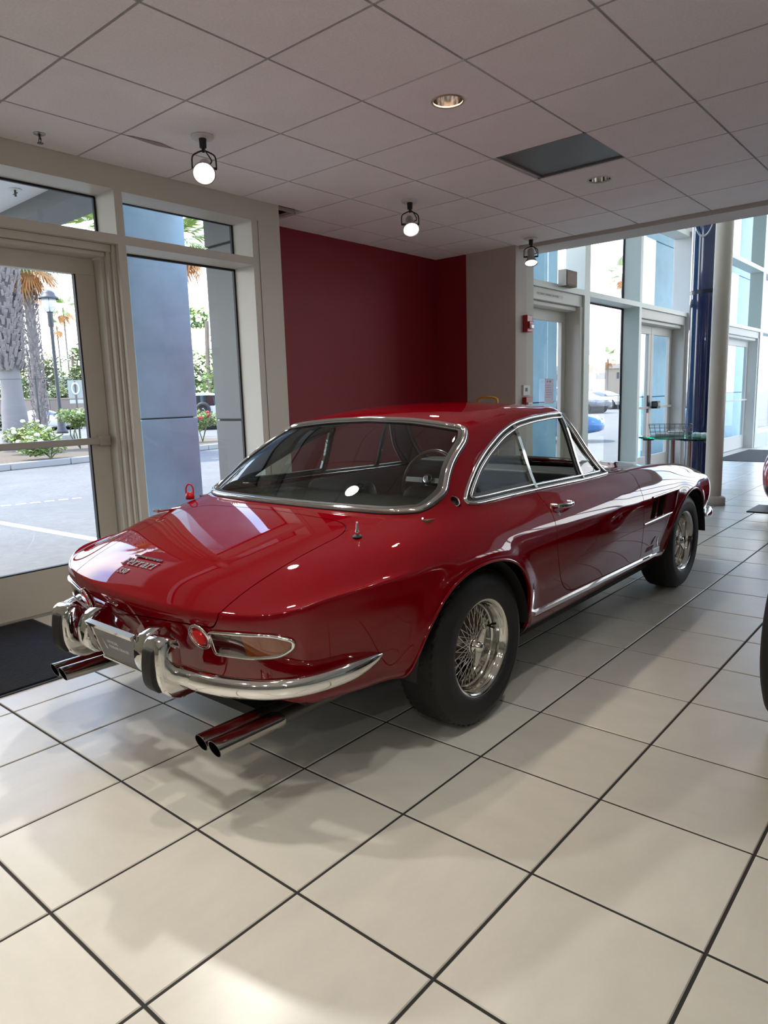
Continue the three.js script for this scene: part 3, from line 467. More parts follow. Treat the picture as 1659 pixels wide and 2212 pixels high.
for (const sg of [1, -1]) {
  const side = [[(x) => sg * x, 0, null]];
  const q = part('quarter_window', toGeo(offsetMesh(cutMesh(cutMesh(cutMesh(carBody, winS, null, -.012), (x, y, z) => -z, null, .62), x => sg * x, 0, null), -.006, false)), M_GLASS, coupe);
  part('chrome_frame', moulding(winS, -.028, .0065, .001, (x, y, z) => sg * x > 0 && -z < .64), M_CHROME, q);
  part('rubber_seal', band(winS, -.046, -.034, .001, .008, [...side, [(x, y, z) => -z, null, .62]]), M_RUBBER, q);
  const v = part('vent_window', toGeo(offsetMesh(cutMesh(cutMesh(cutMesh(carBody, winS, null, -.012), (x, y, z) => -z, 1.122, null), x => sg * x, 0, null), -.006, false)), M_GLASS, coupe);
  part('chrome_frame', moulding(winS, -.026, .006, .001, (x, y, z) => sg * x > 0 && -z > 1.11), M_CHROME, v);
  part('window_trim', [...moulding(winS, -.002, .009, .002, x => sg * x > 0), ...moulding(winS, -.026, .006, .001, (x, y, z) => sg * x > 0 && -z > .62 && -z < 1.13),
    band(bPost, null, .012, .007, .014, [...side, [winS, null, -.006]]), band(ventPost, null, .008, .007, .014, [...side, [winS, null, -.006]])], M_CHROME, coupe);
  part('window_seal', [band(winS, -.024, -.004, .0, .01, side), band((x, y, z) => -z, 1.092, 1.114, .002, .012, [...side, [winS, null, -.03]]), band((x, y, z) => -z, .639, .652, .0, .012, [...side, [winS, null, -.03]])], M_RUBBER, coupe);
  const yS = s => .343 - .037 * clamp((s - .393) / 1.6, 0, 1.1);
  part('sill_strip', band((x, y, z) => y - yS(-z), -.008, .009, .008, .012, [...side, [(x, y, z) => -z, .41, 2.02]]), M_CHROME, coupe);
}
// rolled lips of the wheel arches
{
  const lips = [], loops = borderLoops(shell), at = i => [shell.p[3 * i], shell.p[3 * i + 1], shell.p[3 * i + 2]];
  for (const L of loops) { let run = []; const flush = () => { if (run.length > 12) lips.push(tube(run.filter((_, i) => i % 4 === 0 || i === run.length - 1), .006, run.length >> 1, 6)); run = []; };
    const k0 = L.findIndex(i => Math.abs(arch(...at(i))) >= .004), L2 = k0 > 0 ? [...L.slice(k0), ...L.slice(0, k0)] : L; for (const i of L2) { const p = at(i); if (Math.abs(arch(...p)) < .004 && Math.abs(p[0]) > .6 && p[1] > .32) run.push(p); else flush(); } flush(); }
  part('arch_lip', lips, M_PAINT, coupe);
}
// louvred vents behind the front doors
for (const sg of [1, -1]) {
  const gs = [], X = sg * .823;
  const pl = (a, b, c, d) => { const g = new THREE.BufferGeometry(); g.setAttribute('position', new THREE.Float32BufferAttribute([...a, ...b, ...c, ...a, ...c, ...d], 3)); g.computeVertexNormals(); return g; };
  const sT = q => lerp(1.735, 2.165, q), sB = q => lerp(1.69, 2.10, q);
  const wall = [];
  for (const [q0, q1] of [[.24, .31], [.54, .61]]) { gs.push(pl(P(X + sg * .003, .677, sT(q0)), P(X + sg * .002, .677, sT(q1)), P(X + sg * .002, .548, sB(q1)), P(X + sg * .003, .548, sB(q0)))); wall.push(pl(P(X + sg * .003, .677, sT(q0)), P(X - sg * .04, .677, sT(q0)), P(X - sg * .04, .548, sB(q0)), P(X + sg * .003, .548, sB(q0)))); }
  gs.push(pl(P(X - sg * .036, .677, sT(.70)), P(X + sg * .003, .677, sT(1)), P(X + sg * .003, .548, sB(1)), P(X - sg * .036, .548, sB(.70))));
  for (const w of wall) part('vent_wall', w, M_DARK, coupe);
  part('vent_louvre', gs, M_PAINT, coupe);
  part('vent_recess', box(sg > 0 ? .778 : -.786, sg > 0 ? .786 : -.778, .545, .685, -2.17, -1.68), M_DARK, coupe);
  const Xc = X + sg * .011;
  part('vent_trim', [tube([P(Xc - sg * .002, .682, 1.735), P(Xc, .683, 1.95), P(Xc - sg * .001, .681, 2.165)], .0055, 12, 6), tube([P(Xc - sg * .001, .681, 2.165), P(Xc - sg * .002, .60, 2.125), P(Xc - sg * .008, .548, 2.095)], .005, 8, 6), tube([P(Xc - sg * .006, .545, 1.62), P(Xc - sg * .007, .546, 1.9), P(Xc - sg * .009, .548, 2.095)], .006, 12, 6)], M_CHROME, coupe);
}
// round vent behind the quarter window
{ const n = V3(.80, .55, .22).normalize(), g = new THREE.TorusGeometry(.0225, .0035, 8, 28), d = lathe([[.0, -.03], [.021, -.03], [.021, 0]], 24); g.lookAt(n); d.rotateX(Math.PI / 2); d.lookAt(n); for (const k of [g, d]) k.translate(.683, .8795, 0); part('vent_ring', g, M_CHROME, coupe); part('vent_cup', d, M_DARK, coupe); }
// door handles and locks
for (const sg of [1, -1]) { const x = sg * .795;
  const h = part('door_handle', [sweep([0, .25, .5, .75, 1].map(t => P(x + sg * (.006 + .022 * Math.sin(Math.PI * t) ** .6), .783 - .004 * t, .62 + .165 * t)), Array(5).fill([0, 1, 0]), Array(5).fill([sg, 0, 0]), [[-.009, -.004], [.009, -.004], [.011, .002], [.006, .007], [-.006, .007], [-.011, .002]]), cyl(P(x - sg * .02, .784, .62), P(x + sg * .012, .784, .62), .012, .010, 14), cyl(P(x - sg * .02, .779, .785), P(x + sg * .012, .779, .785), .010, .008, 14)], M_CHROME, coupe);
  part('push_button', cyl(P(x + sg * .01, .784, .605), P(x + sg * .024, .786, .605), .0085, .0085, 14), M_CHROME, h);
  part('door_lock', cyl(P(x + sg * .005, .747, .617), P(x + sg * .023, .751, .617), .009, .009, 16), M_CHROME, coupe); }
// tail lamps
const M_RED = std({ color: lin(.30, .006, .008), roughness: .12, clearcoat: 1 }), M_AMBER = std({ color: lin(.20, .045, .005), roughness: .12, clearcoat: 1 }), M_DKRED = std({ color: lin(.040, .004, .004), roughness: .12, clearcoat: 1 });
const tlP = polySDF(roundPoly([[.405, .488, .012], [.414, .575, .012], [.545, .587, .08], [.64, .590, .05], [.693, .572, .03], [.69, .545, .03], [.655, .517, .04], [.56, .500, .08]]));
const lampR = (x, y, z) => -z > -.7 ? 1 : tlP(Math.abs(x), y), lampC = (x, y, z) => -z > -.7 ? 1 : Math.hypot(Math.abs(x) - .368, (y - .549)) - .042;
for (const sg of [1, -1]) {
  const side = [[x => sg * x, 0, null]];
  const l = part('tail_lamp', band(lampR, null, -.008, .006, .012, [...side, [x => Math.abs(x), null, .545]]), M_DKRED, coupe);
  part('amber_lens', band(lampR, null, -.008, .006, .012, [...side, [x => Math.abs(x), .545, null]]), M_AMBER, l);
  part('chrome_surround', moulding(lampR, -.003, .0065, .004, x => sg * x > 0), M_CHROME, l);
  const r = part('reflector_lamp', band(lampC, null, -.006, .008, .010, side), M_RED, coupe);
  part('chrome_ring', moulding(lampC, -.003, .006, .006, x => sg * x > 0), M_CHROME, r); part('reflector_bulb', band((x, y, z) => -z > -.7 ? 1 : Math.hypot(Math.abs(x) - .368, y - .549) - .024, null, 0, .014, .006, side), std({ color: lin(.75, .02, .02), roughness: .2, clearcoat: 1 }), r);
}
// bumpers: swept chrome blades that hug the corners
const blade = (path, hs, ds) => { const n = path.length, side = [], up = []; for (let i = 0; i < n; i++) { const a = path[Math.max(0, i - 1)], b = path[Math.min(n - 1, i + 1)], t = V3(b[0] - a[0], b[1] - a[1], b[2] - a[2]).normalize(), u = V3(0, 1, 0), o = t.clone().cross(u).normalize(); side.push([o.x * ds[i], o.y * ds[i], o.z * ds[i]]); up.push([0, hs[i], 0]); }
  const prof = [...Array(20)].map((_, k) => { const a = k / 20 * 2 * Math.PI, c = Math.cos(a), s = Math.sin(a); return [Math.sign(c) * Math.abs(c) ** .8, Math.sign(s) * Math.abs(s) ** .85]; }); return sweep(path, side, up, prof); };
const along = (pts, n) => { const c = new THREE.CatmullRomCurve3(pts.map(p => V3(...p))); return c.getSpacedPoints(n).map(v => v.toArray()); };
for (const sg of [1, -1]) {
  const pr = along([[.30, .432, -1.035], [.46, .432, -1.022], [.58, .432, -.985], [.672, .434, -.93], [.73, .438, -.86], [.765, .443, -.77], [.782, .450, -.68], [.788, .458, -.575]].map(([w, y, s]) => P(sg * w, y, s)), 40);
  part('rear_bumper', blade(pr, pr.map((_, i) => .031 * Math.min(1, Math.sqrt(Math.max(.02, (40.4 - i) / 7)))), pr.map((_, i) => .026 * Math.min(1, Math.sqrt(Math.max(.02, (40.4 - i) / 7))))), M_CHROME, coupe);
  const pf = along([[.20, .37, 3.52], [.40, .37, 3.52], [.56, .37, 3.47], [.665, .372, 3.36], [.72, .375, 3.2], [.745, .38, 3.05]].map(([w, y, s]) => P(sg * w, y, s)), 30);
  part('front_bumper', blade(pf, pf.map((_, i) => .035 * Math.min(1, Math.sqrt(Math.max(.02, (30.4 - i) / 6)), Math.sqrt((i + .4) / 4))), pf.map((_, i) => .03 * Math.min(1, Math.sqrt(Math.max(.02, (30.4 - i) / 6)), Math.sqrt((i + .4) / 4)))), M_CHROME, coupe);
  // bumper guard: a tall chrome blade with a rubber face
  const prof = roundPoly([[-1.108, .545, .02], [-1.114, .50, .03], [-1.112, .43, .03], [-1.09, .388, .03], [-1.05, .366, .03], [-.97, .372, .02], [-.97, .40, .02], [-1.03, .425, .03], [-1.045, .50, .03], [-1.042, .552, .02], [-1.085, .562, .02]], 5);
  const g = extrude(prof.map(([s, y]) => [-s, y]), .078, .006); g.rotateY(-Math.PI / 2); g.translate(sg * .313 + .039, 0, 0);
  const gd = part('bumper_guard', toCreasedNormals(g, .5), M_CHROME, coupe);
  const rp = roundPoly([[-1.105, .540, .01], [-1.121, .530, .01], [-1.130, .48, .03], [-1.126, .42, .02], [-1.105, .395, .01], [-1.09, .40, .01], [-1.09, .535, .01]], 4);
  const rg = extrude(rp.map(([s, y]) => [-s, y]), .046, .004); rg.rotateY(-Math.PI / 2); rg.translate(sg * .306 + .023, 0, 0); part('rubber_face', toCreasedNormals(rg, .5), M_RUBBER, gd);
  // lamp housing beside the plate
  const hp = roundPoly([[-1.062, .538, .012], [-1.085, .50, .02], [-1.082, .44, .02], [-1.05, .405, .02], [-.99, .41, .02], [-.99, .55, .02], [-1.02, .556, .015]], 4);
  const hg = extrude(hp.map(([s, y]) => [-s, y]), .045, .007); hg.rotateY(-Math.PI / 2); hg.translate(sg * .19 + .0225, 0, 0); part('plate_lamp', toCreasedNormals(hg, .5), M_CHROME, coupe);
}
// number plate
{
  const c = document.createElement('canvas'); c.width = 512; c.height = 256; const x = c.getContext('2d'); x.fillStyle = '#2b2e30'; x.fillRect(0, 0, 512, 256); x.fillStyle = '#b9bcbd'; x.font = 'bold 30px sans-serif'; x.fillText('OFFICIAL', 130, 118); x.fillText('FERRARI DEALER', 130, 156); x.font = 'bold 20px sans-serif';
  x.beginPath(); x.moveTo(70, 90); x.lineTo(104, 176); x.lineTo(84, 176); x.closePath(); x.fill(); x.globalAlpha = .45; x.fillText('- - - - - - -', 250, 190); x.globalAlpha = 1;
  const t = new THREE.CanvasTexture(c); t.colorSpace = THREE.SRGBColorSpace;
  const g = new THREE.PlaneGeometry(.286, .136); const grp = part('number_plate', (() => { const q = new THREE.BoxGeometry(.30, .15, .004); return q; })(), M_CHROME, coupe); const f = part('plate_face', g, std({ map: t, roughness: .35, clearcoat: .4 }), grp); f.position.z = .0025;
  const rim = part('plate_frame', [box(-.152, .152, .070, .084, -.004, .016), box(-.152, .152, -.078, -.071, -.002, .006)], M_CHROME, grp);
  grp.position.set(0, .457, 1.052); grp.rotation.x = .30;
}
// twin exhausts
const M_STEEL = std({ color: lin(.48, .46, .43), roughness: .14, metalness: 1 }), M_PIPE = std({ color: lin(.16, .15, .135), roughness: .5, metalness: .8 });
for (const sg of [1, -1]) {
  for (const w of [.458, .526]) {
    const seg = 28, pos = [], idx = [], rings = [[-1.0, .0295], [-.80, .0295], [-.785, .026]], inner = [[-1.0, .0265], [-.82, .0265]];
    const ring = (s, r, tilt) => { const o = pos.length / 3; for (let k = 0; k < seg; k++) { const a = k / seg * 2 * Math.PI; pos.push(sg * w + r * Math.cos(a), .248 + r * Math.sin(a) - (-s - 1) * -.02, -s + (tilt ? .055 + r * Math.sin(a) * .30 : 0)); } return o; };
    const R = [ring(-1.0, .0295, true), ring(-.81, .0295), ring(-.79, .025)], I = [ring(-1.0, .0268, true), ring(-.84, .0268)];
    const join = (a, b, f) => { for (let k = 0; k < seg; k++) { const k2 = (k + 1) % seg; if (f) idx.push(a + k, b + k, b + k2, a + k, b + k2, a + k2); else idx.push(a + k, b + k2, b + k, a + k, a + k2, b + k2); } };
    join(R[0], R[1], true); join(R[1], R[2], true); join(I[0], I[1], false); join(I[0], R[0], true);
    const g = new THREE.BufferGeometry(); g.setAttribute('position', new THREE.Float32BufferAttribute(pos, 3)); g.setIndex(idx); g.computeVertexNormals();
    const e = part('exhaust_tip', g, M_STEEL, coupe); part('pipe_bore', new THREE.CircleGeometry(.0268, 20).translate(sg * w, .246, .85), M_DARK, e);
    part('exhaust_pipe', tube([P(sg * w, .247, -.82), P(sg * w, .25, -.66), P(sg * (w + .02), .262, -.5), P(sg * (w + .01), .285, -.36)], .0235, 20, 12), M_PIPE, coupe);
  }
  part('exhaust_bracket', [box(sg * .52 - .03, sg * .52 + .03, .262, .30, .50, .53, .004), cyl(P(sg * .555, .255, -.52), P(sg * .575, .275, -.52), .014, .014, 10)], M_PIPE, coupe);
}
// letters on the boot lid, aerial, filler bar, badges on the wing
const surfY = (w, s) => { let best = 0, bd = 1e9; for (let i = 0; i < carBody.p.length; i += 3) { const d = (carBody.p[i] - w) ** 2 + (-carBody.p[i + 2] - s) ** 2; if (d < bd && carBody.p[i + 1] > .55) { bd = d; best = i; } } return [carBody.p[best + 1], carBody.n[best], carBody.n[best + 1], carBody.n[best + 2]]; };
{
  const font = await new FontLoader().loadAsync('fonts/droid/droid_serif_bold.typeface.json');
  const word = (txt, size, w0, s, pitch) => { const gs = []; let w = w0; for (const ch of txt) { const g = new TextGeometry(ch, { font, size, depth: .004, curveSegments: 3, bevelEnabled: true, bevelSize: .0006, bevelThickness: .0006, bevelSegments: 1 }); g.computeBoundingBox(); const wd = g.boundingBox.max.x; const [y, nx, ny, nz] = surfY(w, s); const sl = Math.atan2(nz, ny); g.applyMatrix4(new THREE.Matrix4().makeShear(0, 0, .28, 0, 0, 0)); g.rotateX(-Math.PI / 2 + sl); g.translate(w, y + .001, -s); gs.push(g); w += wd + pitch; } return gs; };
  const fe = word('Ferrari', .037, -.225, -.895, .0035);
  const yb = surfY(-.12, -.85); const bar = box(-.20, -.02, -.001, .004, -.004, .004); bar.rotateZ(.0); bar.translate(0, surfY(-.1, -.848)[0] + .002, .846); 
  part('script_badge', [...fe, bar], M_CHROME, coupe);
  part('model_badge', word('330', .024, -.19, -.935, .003), M_CHROME, coupe);
}
{ const [y] = surfY(.571, -.436); part('aerial_base', lathe([[0, 0], [.019, 0], [.018, .006], [.011, .012], [0, .012]], 20).translate(.571, y - .002, .436), M_RUBBER, coupe); part('aerial', lathe([[0, .01], [.0085, .01], [.0075, .022], [.0045, .03], [.0045, .045], [.003, .047], [.003, .056], [0, .057]], 14).translate(.571, y, .436), M_CHROME, coupe); }
{ const [y] = surfY(-.60, -.42); part('filler_bar', [box(-.615, -.59, y - .004, y + .008, .36, .50, .005), box(-.62, -.585, y - .004, y + .012, .49, .51, .004)], M_CHROME, coupe); }
for (const sg of [1, -1]) {
  const b = box(-.055, .055, -.016, .016, 0, .004, .002); b.rotateY(sg * Math.PI / 2); b.translate(sg * .808, .350, -1.87); part('wing_badge', b, std({ color: lin(.62, .62, .66), roughness: .25, metalness: .6 }), coupe);
  const f = extrude([[-.004, 0], [-.010, .03], [-.004, .052], [.006, .058], [.012, .05], [.004, .044], [.010, .02], [.016, 0], [.008, .0], [.002, .02]], .004); f.rotateY(sg * Math.PI / 2); f.translate(sg * .812, .372, -1.875); part('figure_badge', f, M_CHROME, coupe);
}
// headlamps
for (const sg of [1, -1]) { const h = part('headlamp', sphere(sg * .565, .575, -3.335, .085, 1, 1, .35, 20), std({ color: lin(.9, .9, .9), roughness: .05, metalness: .4, clearcoat: 1 }), coupe); const t = new THREE.TorusGeometry(.086, .008, 8, 30); t.translate(sg * .565, .575, -3.35); part('chrome_ring', t, M_CHROME, h); }
// wheels
const M_TYRE = std({ color: lin(.011, .011, .012), roughness: .6 }), M_RIM = std({ color: lin(.76, .75, .71), roughness: .08, metalness: 1 }), M_SPOKE = std({ color: lin(.78, .77, .74), roughness: .12, metalness: 1 });
const wheelParts = (() => {
  const ax = g => { g.rotateZ(-Math.PI / 2); return g; };   // lathe axis y becomes +x, the outer side
  const tyre = ax(lathe([[.176, -.088], [.195, -.100], [.225, -.111], [.26, -.108], [.287, -.094], [.300, -.082], [.306, -.07], [.309, -.05], [.3105, -.0], [.309, .05], [.306, .07], [.300, .082], [.287, .094], [.26, .106], [.248, .1085], [.246, .1065], [.225, .109], [.205, .103], [.196, .099], [.192, .092]], 72));
  const tread = []; for (let r = 0; r < 5; r++) for (let k = 0; k < 54; k++) { const a = (k + (r % 2) * .5) / 54 * 2 * Math.PI, b = new RoundedBoxGeometry(.026, .008, .0245, 1, .002); b.rotateY(.35 * (r % 2 ? 1 : -1)); b.translate((r - 2) * .0315, .3072 - Math.abs(r - 2) ** 2 * .0011, 0); b.rotateX(a); tread.push(b); }
  const rim = ax(lathe([[.178, -.085], [.165, -.07], [.150, -.04], [.146, -.01], [.149, .006], [.158, .010], [.1585, .030], [.163, .036], [.1655, .040], [.168, .066], [.1745, .071], [.178, .080], [.181, .088], [.190, .0945], [.196, .093], [.197, .086], [.19, .08]], 64));
  const spokes = []; const sp = (r0, a0, x0, r1, a1, x1) => spokes.push(cyl([x0, r0 * Math.cos(a0), r0 * Math.sin(a0)], [x1, r1 * Math.cos(a1), r1 * Math.sin(a1)], .0019, .0019, 5, true));
  for (let k = 0; k < 18; k++) { const a = k / 18 * 2 * Math.PI; sp(.030, a - .9, .052, .150, a, .006); sp(.030, a + .9, .052, .150, a + .12, .006); sp(.055, a - .55, -.035, .148, a + .17, -.012); sp(.055, a + .55, -.035, .148, a + .05, -.012); const n = cyl([.006, .143 * Math.cos(a), .143 * Math.sin(a)], [.004, .153 * Math.cos(a), .153 * Math.sin(a)], .0035, .0035, 6); spokes.push(n); }
  const hub = ax(lathe([[.0, .060], [.028, .060], [.033, .05], [.034, .03], [.040, -.02], [.058, -.03], [.060, -.05], [.0, -.05]], 28));
  const cap = [ax(lathe([[0, .094], [.012, .093], [.019, .088], [.022, .078], [.027, .072], [.033, .066], [.034, .06], [0, .058]], 24))];
  for (let k = 0; k < 2; k++) { const e = extrude(roundPoly([[-.022, .012, 0], [.022, .012, 0], [.016, .045, .02], [.013, .074, .008], [-.009, .074, .008], [-.014, .045, .02]], 3), .007, .002); e.rotateY(Math.PI / 2); e.rotateZ(-.10); e.translate(.068, 0, 0); e.rotateX(-.42 + k * Math.PI); cap.push(e); }
  const drum = ax(lathe([[0, -.055], [.125, -.055], [.13, -.06], [.13, -.09], [0, -.09]], 36));
  const valve = cyl([.020, .158 * Math.cos(-1.35), .158 * Math.sin(-1.35)], [.055, .150 * Math.cos(-1.35), .150 * Math.sin(-1.35)], .004, .0035, 8);
  return { tyre, tread: merge(tread), rim, spokes: merge(spokes), hub, cap: merge(cap), drum, valve };
})();
for (const [s, tr, spin] of [[0, .7125, 0], [2.415, .7045, 1.1]]) for (const sg of [1, -1]) {
  const w = part('wheel', wheelParts.tyre, M_TYRE, coupe); w.position.set(sg * tr, .3125, -s); w.rotation.set(spin, sg > 0 ? 0 : Math.PI, 0);
  part('tread', wheelParts.tread, M_TYRE, w); part('rim', wheelParts.rim, M_RIM, w); part('wire_spokes', wheelParts.spokes, M_SPOKE, w); part('hub', wheelParts.hub, M_SPOKE, w); part('spinner', wheelParts.cap, M_RIM, w); part('brake_drum', wheelParts.drum, M_DARK, w); part('valve', wheelParts.valve, M_RUBBER, w);
}
// wheel housings, floor pan and cabin
for (const sg of [1, -1]) for (const [s, a] of [[-.055, .39], [2.415, .36]]) {
  const g = new THREE.CylinderGeometry(a, a, .34, 28, 1, true, Math.PI / 2 + .10, Math.PI - .2); g.rotateX(Math.PI / 2); g.rotateZ(0); g.rotateY(Math.PI / 2); g.translate(sg * .655, .285, -s); part('wheel_housing', [g, box(sg * .48, sg * .50, .30, .66, -s - .4, -s + .4)], M_DARK, coupe);
}
part('floor_pan', [box(-.48, .48, .20, .235, -3.2, .78), box(-.70, .70, .20, .235, -2.03, -.36), box(-.66, .66, .33, .35, .42, .80)], M_DARK, coupe);
const M_TRIM = std({ color: lin(.012, .012, .012), roughness: .6 }), M_LEATHER = std({ color: lin(.018, .014, .012), roughness: .5 }), M_LINER = std({ color: lin(.055, .054, .052), roughness: .9 }), M_TAN = std({ color: lin(.075, .040, .022), roughness: .55 });
part('headlining', toGeo(offsetMesh(cutMesh(cutMesh(cutMesh(cutMesh(carBody, (x, y) => y, .86, null), winS, 0, null), rearWin, .004, null), windscreen, .004, null), -.022, true)), M_LINER, coupe);
part('cabin_lining', [box(-.70, -.67, .25, .835, -1.70, .20), box(.67, .70, .25, .835, -1.70, .20), box(-.68, .68, .24, .27, -1.7, .2)], M_TAN, coupe);
part('parcel_shelf', [box(-.62, .62, .80, .825, -.30, .24, .01), box(-.64, .64, .40, .82, -.34, -.30, .01)], M_TRIM, coupe);
part('dashboard', [box(-.63, .63, .74, .845, -1.66, -1.36, .03), box(-.60, -.16, .80, .885, -1.60, -1.38, .03), box(-.66, .66, .25, .80, -1.74, -1.66)], M_TRIM, coupe);
for (const w of [-.33, .33]) { const st = part('seat', [box(w - .23, w + .23, .30, .46, -1.05, -.55, .05)], M_LEATHER, coupe); const b = box(w - .22, w + .22, -.02, .46, -.06, .06, .05); b.rotateX(.30); const back = part('seat_back', b, M_LEATHER, st); back.geometry.translate(0, .42, -.54); }
{ // steering wheel
  const sw = new THREE.Group(); const rimG = new THREE.TorusGeometry(.19, .0125, 10, 48); const o = part('steering_wheel', rimG, std({ color: lin(.16, .06, .022), roughness: .3, clearcoat: .6 }), coupe); o.position.set(-.34, .775, -1.2); o.rotation.x = -.42;
  const spk = [0, 1, 2].map(k => { const b = box(.02, .185, -.016, .016, -.003, .003); b.rotateZ([.0, Math.PI, -Math.PI / 2][k]); return b; }); part('wheel_spokes', spk, std({ color: lin(.75, .75, .75), roughness: .2, metalness: 1 }), o); const h = lathe([[0, .03], [.02, .03], [.026, .026], [.034, .024], [.036, .0], [0, 0]], 24); h.rotateX(Math.PI / 2); part('horn_button', h, M_CHROME, o); part('steering_column', cyl([0, 0, 0], [0, .02, -.25], .022, .03, 12), M_DARK, o); }
part('mirror', [box(-.10, .10, 1.075, 1.125, -1.36, -1.335, .01), cyl(P(0, 1.12, 1.35), P(0, 1.19, 1.30), .006, .006, 8)], M_DARK, coupe);
// ---------------------------------------------------------------- lamps in the ceiling
const M_ALU = std({ color: lin(.50, .50, .49), roughness: .28, metalness: .9 }), M_BLACK = std({ color: lin(.014, .014, .014), roughness: .5 });
const GLOW = (k, c = [1, .93, .80]) => new THREE.MeshStandardMaterial({ color: 0x000000, emissive: lin(...c), emissiveIntensity: k, roughness: 1 });
const M_LAMP = GLOW(9);
function spotHead(pos, aim, label, power, angle = .62) {
  const o = thing('ceiling_spotlight', label, 'spotlight', [pos[0], CEIL - .001, pos[1]], 0, 'ceiling spotlights');
  part('mount_plate', lathe([[0, .0], [.062, .0], [.064, -.006], [.058, -.014], [0, -.016]].reverse(), 28), M_WHITE, o);
  part('adaptor', [cyl([0, -.014, 0], [0, -.062, 0], .021, .019, 14), cyl([0, -.06, 0], [0, -.085, 0], .009, .009, 10)], M_BLACK, o);
  const dir = V3(aim[0] - pos[0], aim[1] - (CEIL - .17), aim[2] - pos[1]).normalize(), q = new THREE.Quaternion().setFromUnitVectors(V3(0, -1, 0), dir);
  const head = part('lamp_can', lathe([[0, .075], [.026, .075], [.031, .06], [.033, .0], [.037, -.02], [.052, -.05], [.061, -.062], [.063, -.072], [.057, -.072], [.050, -.055], [.030, -.03], [0, -.025]], 32), M_ALU, o); head.position.set(0, -.17, 0); head.quaternion.copy(q);
  const lens = lathe([[0, -.060], [.030, -.0595], [.054, -.0635], [.056, -.067]].reverse(), 28); part('lens', lens, M_LAMP, head);
  const a = .050, y = []; for (const sg of [1, -1]) y.push(tube([[0, -.075, 0], [sg * .035, -.088, 0], [sg * .062, -.11, 0], [sg * .066, -.17, 0]], .0045, 18, 6)); const yk = part('yoke', [...y, cyl([-.068, -.17, 0], [-.03, -.17, 0], .008, .008, 8), cyl([.03, -.17, 0], [.068, -.17, 0], .008, .008, 8)], M_BLACK, o);
  yk.rotation.y = Math.atan2(dir.x, dir.z);
  part('flex', tube([[.01, -.07, 0], [.05, -.10, .02], [.055, -.14, -.01], [.02, -.15, -.02]], .0035, 16, 6), M_BLACK, o);
  const L = new THREE.SpotLight(lin(1, .97, .90), power, 0, angle, .9, 2); const w = V3(pos[0], CEIL - .171, pos[1]).addScaledVector(dir, .078); L.position.copy(w); L.target.position.copy(w.clone().add(dir)); L.castShadow = true; L.shadow.radius = 2.4; scene.add(L, L.target);
  return o;
}
spotHead([-3.425, -2.541], [-1.1, .2, -.55], 'lit ceiling spotlight nearest the glass door, its glare facing the room', 7.5, .8);
spotHead([-3.432, -4.401], [-1.9, .3, -2.9], 'lit ceiling spotlight hanging in front of the red wall', 7.5, .8);
spotHead([-3.431, -6.262], [-2.9, .3, -5.5], 'small lit ceiling spotlight farthest away, beside the ceiling edge', 6, .70);
spotHead([-3.43, -.68], [-1.5, .5, -1.1], 'ceiling spotlight beyond the top left of the picture', 5);
for (const [x, z, t, w] of [[-.55, -2.3, [-1.9, .7, -2.2], 'above the grey car'], [-.90, -.68, [-2.1, .7, -1.6], 'above the camera'], [-.90, 1.18, [-1.7, .6, -1.2], 'just behind the camera']]) spotHead([x, z], t, 'added fill spotlight ' + w + ', outside the picture', 1.9, .8);
for (const [x, z, t, w] of [[.5, 1.0, [.4, 0, .8], 'right of the camera'], [1.7, 2.0, [1.5, 0, 1.6], 'behind the camera on the right'], [-1.2, 2.4, [-1.2, 0, 2.0], 'far behind the camera']]) spotHead([x, z], t, 'added fill spotlight ' + w + ', outside the picture', 4, 1.25);  // unseen wide spots, added as fill to brighten the floor evenly
function downlight(x, z, lit, label) {
  const o = thing('recessed_downlight', label, 'downlight', [x, CEIL - .002, z], 0, 'recessed downlights');
  const t = new THREE.TorusGeometry(.079, .006, 8, 40); t.rotateX(Math.PI / 2); part('trim_ring', t, lit ? std({ color: lin(.42, .33, .26), roughness: .3, metalness: .5 }) : M_WHITE, o);
  part('reflector', lathe([[.075, 0], [.072, .05], [.062, .10], [.045, .125], [0, .13]], 40), std({ color: lin(.86, .82, .78), roughness: .12, metalness: 1 }), o);
  const b = part('lamp', [sphere(0, .100, 0, .030, 1, .8, 1, 14)], lit ? GLOW(4, [1, .80, .66]) : std({ color: lin(.6, .6, .6), roughness: .3 }), o);
  if (lit) { const L = new THREE.SpotLight(lin(1, .82, .66), 3, 0, .95, .6, 2); L.position.set(x, CEIL + .05, z); L.target.position.set(x, 0, z); L.castShadow = true; L.shadow.radius = 2; scene.add(L, L.target); }
}
downlight(-2.1813, -3.1269, true, 'lit round downlight with a brassy rim in the middle of the ceiling');
downlight(-2.1813, -4.9557, false, 'unlit round downlight with bright reflector, behind the dark ceiling panel');
downlight(-2.1813, -1.2981, true, 'round downlight above the boot, outside the picture'); downlight(-2.1813, .5307, true, 'round downlight behind the camera');
{ // dark return-air panel
  const h = .2968, o = thing('air_return_panel', 'dark grey metal air return panel set in the ceiling grid', 'air vent', [-2.165 - .0, CEIL + .006, -4.343]);
  part('panel', box(-h, h, .004, .012, -h, h), std({ color: lin(.105, .105, .10), roughness: .42, metalness: .3 }), o);
  part('frame', [box(-h, h, -.006, .012, h - .012, h), box(-h, h, -.006, .012, -h, -h + .012), box(-h, -h + .012, -.006, .012, -h, h), box(h - .012, h, -.006, .012, -h, h)], std({ color: lin(.16, .16, .155), roughness: .5 }), o);
}
